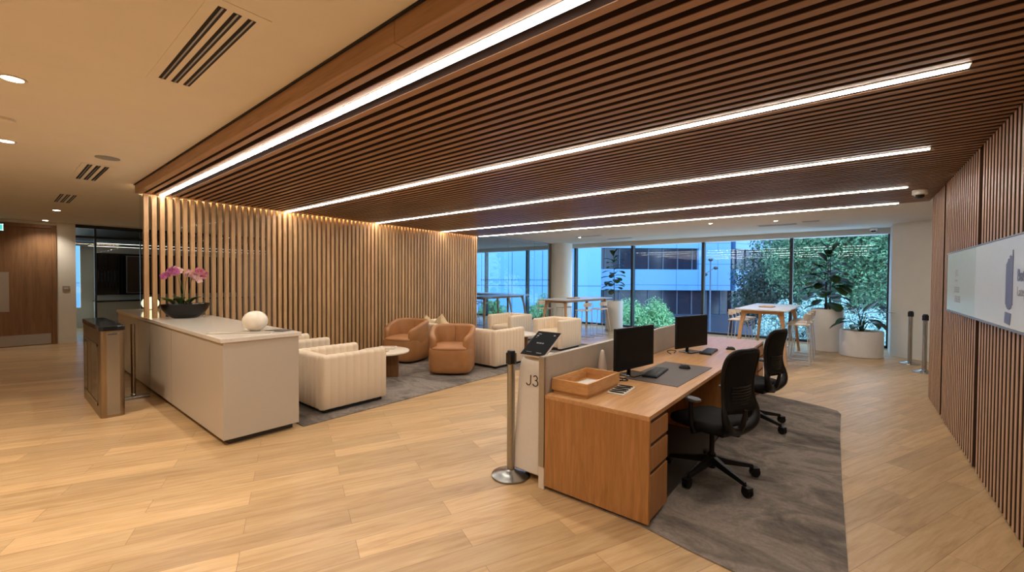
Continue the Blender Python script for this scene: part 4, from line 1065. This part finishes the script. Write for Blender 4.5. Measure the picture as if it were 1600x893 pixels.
for x, y, rz, lb in [(-.84, 10.45, PI/2, 'pale bar stool on the right side of the right high table, middle'), (-.84, 11.05, PI/2, 'pale bar stool on the right side of the right high table, nearest the window'),
    (-1.92, 10.15, -PI/2, 'pale bar stool on the left side of the right high table, nearest the viewer'), (-1.92, 10.85, -PI/2, 'pale bar stool on the left side of the right high table, nearest the window'),
    (-5.72, 10.15, PI/2, 'pale bar stool on the right side of the left high table, nearest the viewer'), (-5.66, 10.95, PI/2, 'pale bar stool on the right side of the left high table, beside the planter'),
    (-6.88, 10.0, -PI/2, 'pale bar stool on the left side of the left high table, near the white armchairs'), (-6.82, 10.9, -PI/2, 'pale bar stool on the left side of the left high table, by the column')]:
    dup(st0, (x, y, 0), rz, lb, G_)
# furniture seen through the glass partition
t3 = dup(T1, (-11.2, 12.0, 0), PI/2, 'high grey-topped table seen through the glass partition, left one', 'high tables with splayed legs')
t4 = dup(T1, (-9.25, 10.6, 0), .05, 'high grey-topped table seen through the glass partition beside the glass', 'high tables with splayed legs')
for x, y, rz, lb in [(-11.6, 11.2, 0, 'bar stool behind the glass partition, leftmost'), (-10.8, 11.2, 0, 'bar stool behind the glass partition, second from the left'), (-9.95, 10.1, -PI/2, 'bar stool behind the glass partition, at the near end of the table beside the glass'), (-9.97, 10.8, -PI/2, 'bar stool behind the glass partition, between the two tables')]:
    dup(st0, (x, y, 0), rz, lb, G_)

# ------------------------------------------------------------------ indoor plants
def planter_mesh(t, r, h, sx=1, sy=1):
    MB().lathe(0, 0, [(r*.96, 0), (r, .01), (r, h-.012), (r-.008, h), (r-.035, h), (r-.045, h-.03), (r-.05, h-.05), (.01, h-.05)], 56, sx, sy).build('planter', 'pot', t, smooth=35)
    MB().lathe(0, 0, [(r-.05, h-.048), (r-.06, h-.035), (.001, h-.03)], 40, sx, sy).build('soil', 'soil', t, smooth=60)
def fig_plant(label, loc, r, h, H, spread, nl, stems, seed, z_first, L=.26):
    t = thing('fiddle_leaf_fig', label, 'plant', loc, 0, 'fiddle leaf figs in tall white planters'); planter_mesh(t, r, h)
    rnd = random.Random(seed); lv = MB(); tops = []
    for k in range(stems):
        a = 2*PI*k/stems+.4; bx, by = (.05*math.cos(a), .05*math.sin(a)) if stems > 1 else (0, 0)
        tx, ty = bx+rnd.uniform(-.10, .10)*(1 if stems > 1 else .4), by+rnd.uniform(-.10, .10)*(1 if stems > 1 else .4)
        top = H*(1-(.16*k if stems > 1 else 0)); pts = [Vector((bx, by, h-.04)), Vector((bx*.8+tx*.2, by*.8+ty*.2, h+top*.35)), Vector((tx, ty, h+top))]
        MB().tube(pts, [.014, .011, .006], 8).build('stem', 'bark', t, smooth=60)
        n = nl//stems
        for j in range(n):
            s = z_first+(1-z_first)*j/(n-1); p = pts[0].lerp(pts[2], s); an = j*2.4+k*1.3+rnd.random()*.5
            el = .15+1.0*max(0, s-.75)/.25 + rnd.uniform(-.2, .2); d_ = Vector((math.cos(an)*math.cos(el), math.sin(an)*math.cos(el), math.sin(el)))
            LL = L*(1-.25*max(0, s-.7)/.3)*rnd.uniform(.85, 1.1)
            q = p+d_*(.05*spread/.35); 
            leaf(lv, q+d_*(spread*.28*rnd.random()), d_, LL, LL*.66, 'obov', rnd.uniform(.5, 1.1), .12, 7)
            lv.tube([p, q, q+d_*(spread*.28)], .004, 5)
    lv.build('foliage', 'fig', t, smooth=80)
    return t
fig_plant('slim fiddle leaf fig in a tall white planter by the left window mullion', (-5.92, 12.45, 0), .27, .93, 1.40, .32, 30, 1, 4, .22, .33)
fig_plant('bushy fiddle leaf fig in a tall white planter by the right window', (-.48, 12.15, 0), .31, .96, 1.25, .45, 54, 3, 12, .16, .38)
t = thing('strelitzia_plant', 'low broad-leaved plant in a short wide white planter by the right window', 'plant', (.13, 11.72, 0)); planter_mesh(t, .37, .55, 1, .9)
R_ = Vector((CA, SA, 0)); B_ = Vector((-SA, CA, 0)); zs = Vector((0, 0, 1))
lv = MB()
spec = [  # stalk end (lateral, depth, height) , leaf dir (lateral, depth, up), length, width, droop
    ((-.10, .0, .50), (-1, .1, .18), .45, .12, -.1), ((.05, .02, .42), (.75, .1, .55), .46, .12, .1), ((.06, -.04, .40), (1, -.1, .12), .60, .13, .2),
    ((-.18, 0, .20), (-1, .1, .2), .52, .13, .9), ((-.22, .05, .26), (-1, -.2, .35), .42, .12, 1.2), ((-.14, -.1, .14), (-.8, -.4, .1), .30, .17, .7),
    ((.16, -.05, .22), (1, -.2, -.1), .36, .22, .9), ((.22, .05, .26), (.9, .2, -.2), .36, .2, .9), ((.20, .1, .30), (1, .1, .1), .34, .08, .5), ((.0, .1, .38), (-.3, .6, .5), .36, .14, .9), ((.0, -.12, .2), (.1, -.9, .4), .34, .15, 1.0)]
for i, (e, d_, L, w, dr) in enumerate(spec):
    base = Vector((0, 0, .51))+R_*(.03*math.cos(i*2.1))+B_*(.03*math.sin(i*2.1)); end = Vector((0, 0, .52))+R_*e[0]+B_*e[1]+zs*e[2]
    mid = base.lerp(end, .55)+zs*.05
    MB().tube([base, mid, end], [.010, .008, .006], 8).build('stalk', 'strel', t, smooth=60)
    leaf(lv, end, R_*d_[0]+B_*d_[1]+zs*d_[2], L, w*1.25, 'lance', dr, .12, 9)
lv.build('foliage', 'strel', t, smooth=80)
for k in range(6):
    a = k*1.05; MB().tube([(.02*math.cos(a), .02*math.sin(a), .5), (.05*math.cos(a), .05*math.sin(a), .75)], .010, 8).build('stalk', 'strel', t, smooth=60)

# ------------------------------------------------------------------ outdoors
GZ = -4.6
o = MB(); q = [E(-60, 15.5, GZ), E(90, 15.5, GZ), E(90, 110, GZ), E(-60, 110, GZ)]
o.add(q+[v-Vector((0, 0, .1)) for v in q], [(0, 1, 2, 3), (7, 6, 5, 4), (0, 4, 5, 1), (1, 5, 6, 2), (2, 6, 7, 3), (3, 7, 4, 0)])
struct(o.build('ground', 'asphalt'))
RZE = .6823
def bpart(name, mat, parent, x0, x1, y0, y1, z0, z1): return MB().box(x0, x1, y0, y1, z0, z1).build(name, mat, parent)
t = thing('office_building', 'blue panelled office block straight across from the left windows', 'building', E(0, 36, GZ), RZE)
bpart('facade_wall', 'facade', t, -40, 7.6, 0, 12, 0, 26)
t = thing('office_building', 'pale blue office block with dark ribbon windows behind the lamp post', 'building', E(0, 38, GZ), RZE)
o1 = -GZ
for z0, z1 in ((0, .65+o1-2.2), (.65+o1-.02, 2.5+o1), (4.4+o1, 6.4+o1), (8.4+o1, 22)): bpart('spandrel_wall', 'facade_b' if z0 > 1 else 'fpod', t, 7.7, 19.65, 0, 3, z0, z1)
bpart('corner_pier', 'facade_b', t, 16.8, 19.66, -.05, 3, .65+o1, 22)
for z0, z1 in ((.65+o1-2.2, .65+o1-.02), (2.5+o1, 4.4+o1), (6.4+o1, 8.4+o1)):
    w = bpart('window', 'fwin', t, 7.75, 19.6, .35, 2.9, z0, z1)
    mb = MB()
    for k in range(9): x = 8.4+k*1.32; mb.box(x-.04, x+.04, .25, .35, z0, z1)
    mb.build('mullion', 'fmull', w)
# wing receding to the right
t = thing('office_building', 'pale blue office wing with slanting window bands behind the feathery tree', 'building', E(20.12, 38.0, GZ), RZE+.55)
for z0, z1 in ((0, .6+o1-2.4), (.6+o1, 2.5+o1), (4.4+o1, 22)): bpart('spandrel_wall', 'facade_b' if z0 > 1 else 'fpod', t, 0, 40, 0, .8, z0, z1)
for z0, z1 in ((.6+o1-2.4, .6+o1), (2.5+o1, 4.4+o1)):
    w = bpart('window', 'fwin', t,   .02, 39.9, .35, .78, z0, z1); mb = MB()
    for k in range(26): mb.box(.6+k*1.5, .68+k*1.5, .25, .35, z0, z1)
    mb.build('mullion', 'fmull', w)
# street lamp
lp = E(10.35, 22, GZ)
t = thing('street_lamp', 'slim dark lamp post with two floodlights outside the middle window', 'lamp post', lp, RZE)
MB().cyl(0, 0, 0, 7.25, .05, 12, .035).build('pole', 'fmull', t, smooth=40)
MB().bar((-.22, 0, 6.55), (.24, 0, 6.85), .04, .04).build('crossarm', 'fmull', t)
for x, z_ in ((-.28, 6.48), (.27, 6.82), (0, 7.25)): MB().ell((x, 0, z_), .12, .12, .09, 14, 8).build('floodlight', 'frame', t, smooth=60)
# vegetation outdoors
def crown(mb, c, rx, ry, rz, n, size, rnd, flat=.0, clumps=26):
    cl = []
    for k in range(clumps):
        while True:
            u = Vector((rnd.uniform(-1, 1), rnd.uniform(-1, 1), rnd.uniform(-1, 1)))
            if .25 < u.length < 1: break
        cl.append((Vector((c[0]+u.x*rx*.8, c[1]+u.y*ry*.8, c[2]+u.z*rz*.8)), rnd.uniform(.22, .42)*min(rx, ry, rz)))
    for i in range(n):
        q, r = cl[i % clumps]; d_ = Vector((rnd.gauss(0, 1), rnd.gauss(0, 1), rnd.gauss(0, 1))).normalized()
        p = q+d_*r*rnd.uniform(.75, 1.1); a = (d_+Vector((rnd.uniform(-.6, .6), rnd.uniform(-.6, .6), rnd.uniform(-.2, .8)))).normalized()
        u = a.orthogonal().normalized(); u = Matrix.Rotation(rnd.uniform(0, 6.28), 3, a)@u; v = a.cross(u); s = size*rnd.uniform(.7, 1.3)
        mb.add([p-u*s, p-v*s*.42+a*s*.12, p+u*s, p+v*s*.42+a*s*.12], [(0, 1, 2, 3)])
def tree(name, label, cat, r, d, z, rx, ry, rz, n, size, mat, seed, group=None, clumps=26, trunk=.12):
    base = E(r, d, GZ); t = thing(name, label, cat, base, 0, group); rnd = random.Random(seed)
    mb = MB(); crown(mb, (0, 0, z-GZ), rx, ry, rz, n, size, rnd, clumps=clumps); mb.build('foliage', mat, t)
    mb = MB(); mb.tube([(0, 0, 0), (.1, .05, (z-GZ)*.5), (0, 0, z-GZ+rz*.3)], [trunk, trunk*.8, trunk*.4], 8)
    for k in range(6):
        a = k*1.05; mb.tube([(0, 0, (z-GZ)*.7), (rx*.3*math.cos(a), ry*.3*math.sin(a), z-GZ), (rx*.65*math.cos(a), ry*.65*math.sin(a), z-GZ+rz*.3)], [trunk*.5, trunk*.35, trunk*.15], 6)
    mb.build('trunk', 'bark', t, smooth=60); return t
tree('leafy_tree', 'bright green bushy tree outside, left of the middle window mullion', 'tree', 5.95, 19, -.60, 1.55, 1.4, 1.40, 16000, .062, 'leafA', 1, clumps=60)
tree('leafy_tree', 'dark low shrub outside behind the far monitor', 'tree', 8.3, 20.8, -2.0, 1.6, 1.2, 1.15, 7000, .07, 'leafD', 2, clumps=44)
tree('leafy_tree', 'bright green bush outside, seen through the glass partition beside the column', 'tree', 1.45, 21, -.15, .95, .9, 1.1, 7000, .06, 'leafA', 3, clumps=36)
tree('leafy_tree', 'small pale green bush outside the leftmost window behind the partition', 'tree', -1.0, 21, .0, .75, .75, .55, 4000, .055, 'leafA', 4, clumps=24)
tree('feathery_tree', 'large feathery green tree filling the right window', 'tree', 16.2, 20.6, 3.2, 4.2, 2.4, 3.4, 52000, .075, 'leafB', 5, clumps=240, trunk=.22)
tree('feathery_tree', 'dark green tree behind the feathery tree at the right window edge', 'tree', 20.5, 28.5, 1.5, 6.0, 3.0, 5.5, 40000, .12, 'leafD', 6, clumps=160, trunk=.3)
tree('flowering_shrub', 'pale silvery flowering shrub at the foot of the right window', 'shrub', 11.9, 15.8, -.35, 3.0, .9, 1.6, 26000, .05, 'leafC', 7, clumps=140, trunk=.08)
# parked car, just a pale roof visible below
t = thing('parked_car', 'pale grey parked car in the street below the middle window', 'car', E(11.6, 24, GZ), RZE+.1)
mb = MB(); rings = []
for x, z0, z1, w in ((-2.1, .45, .75, .8), (-1.9, .3, .95, .88), (-1.2, .3, 1.0, .9), (-.7, .3, 1.42, .82), (.6, .3, 1.46, .82), (1.2, .3, 1.02, .9), (1.9, .3, .9, .88), (2.15, .45, .7, .8)):
    rings.append([(x, -w, z0), (x, w, z0), (x, w, (z0+z1)/2), (x, w*.86, z1), (x, -w*.86, z1), (x, -w, (z0+z1)/2)])
mb.rings(rings); mb.build('body', 'alu', t, smooth=30)
for x in (-1.3, 1.3):
    for s_ in (-1, 1): MB().rings([[(x+.32*math.cos(2*PI*k/20), s_*w, .32+.32*math.sin(2*PI*k/20)) for k in range(20)] for w in (.72, .92)]).build('wheel', 'black', t, smooth=40)
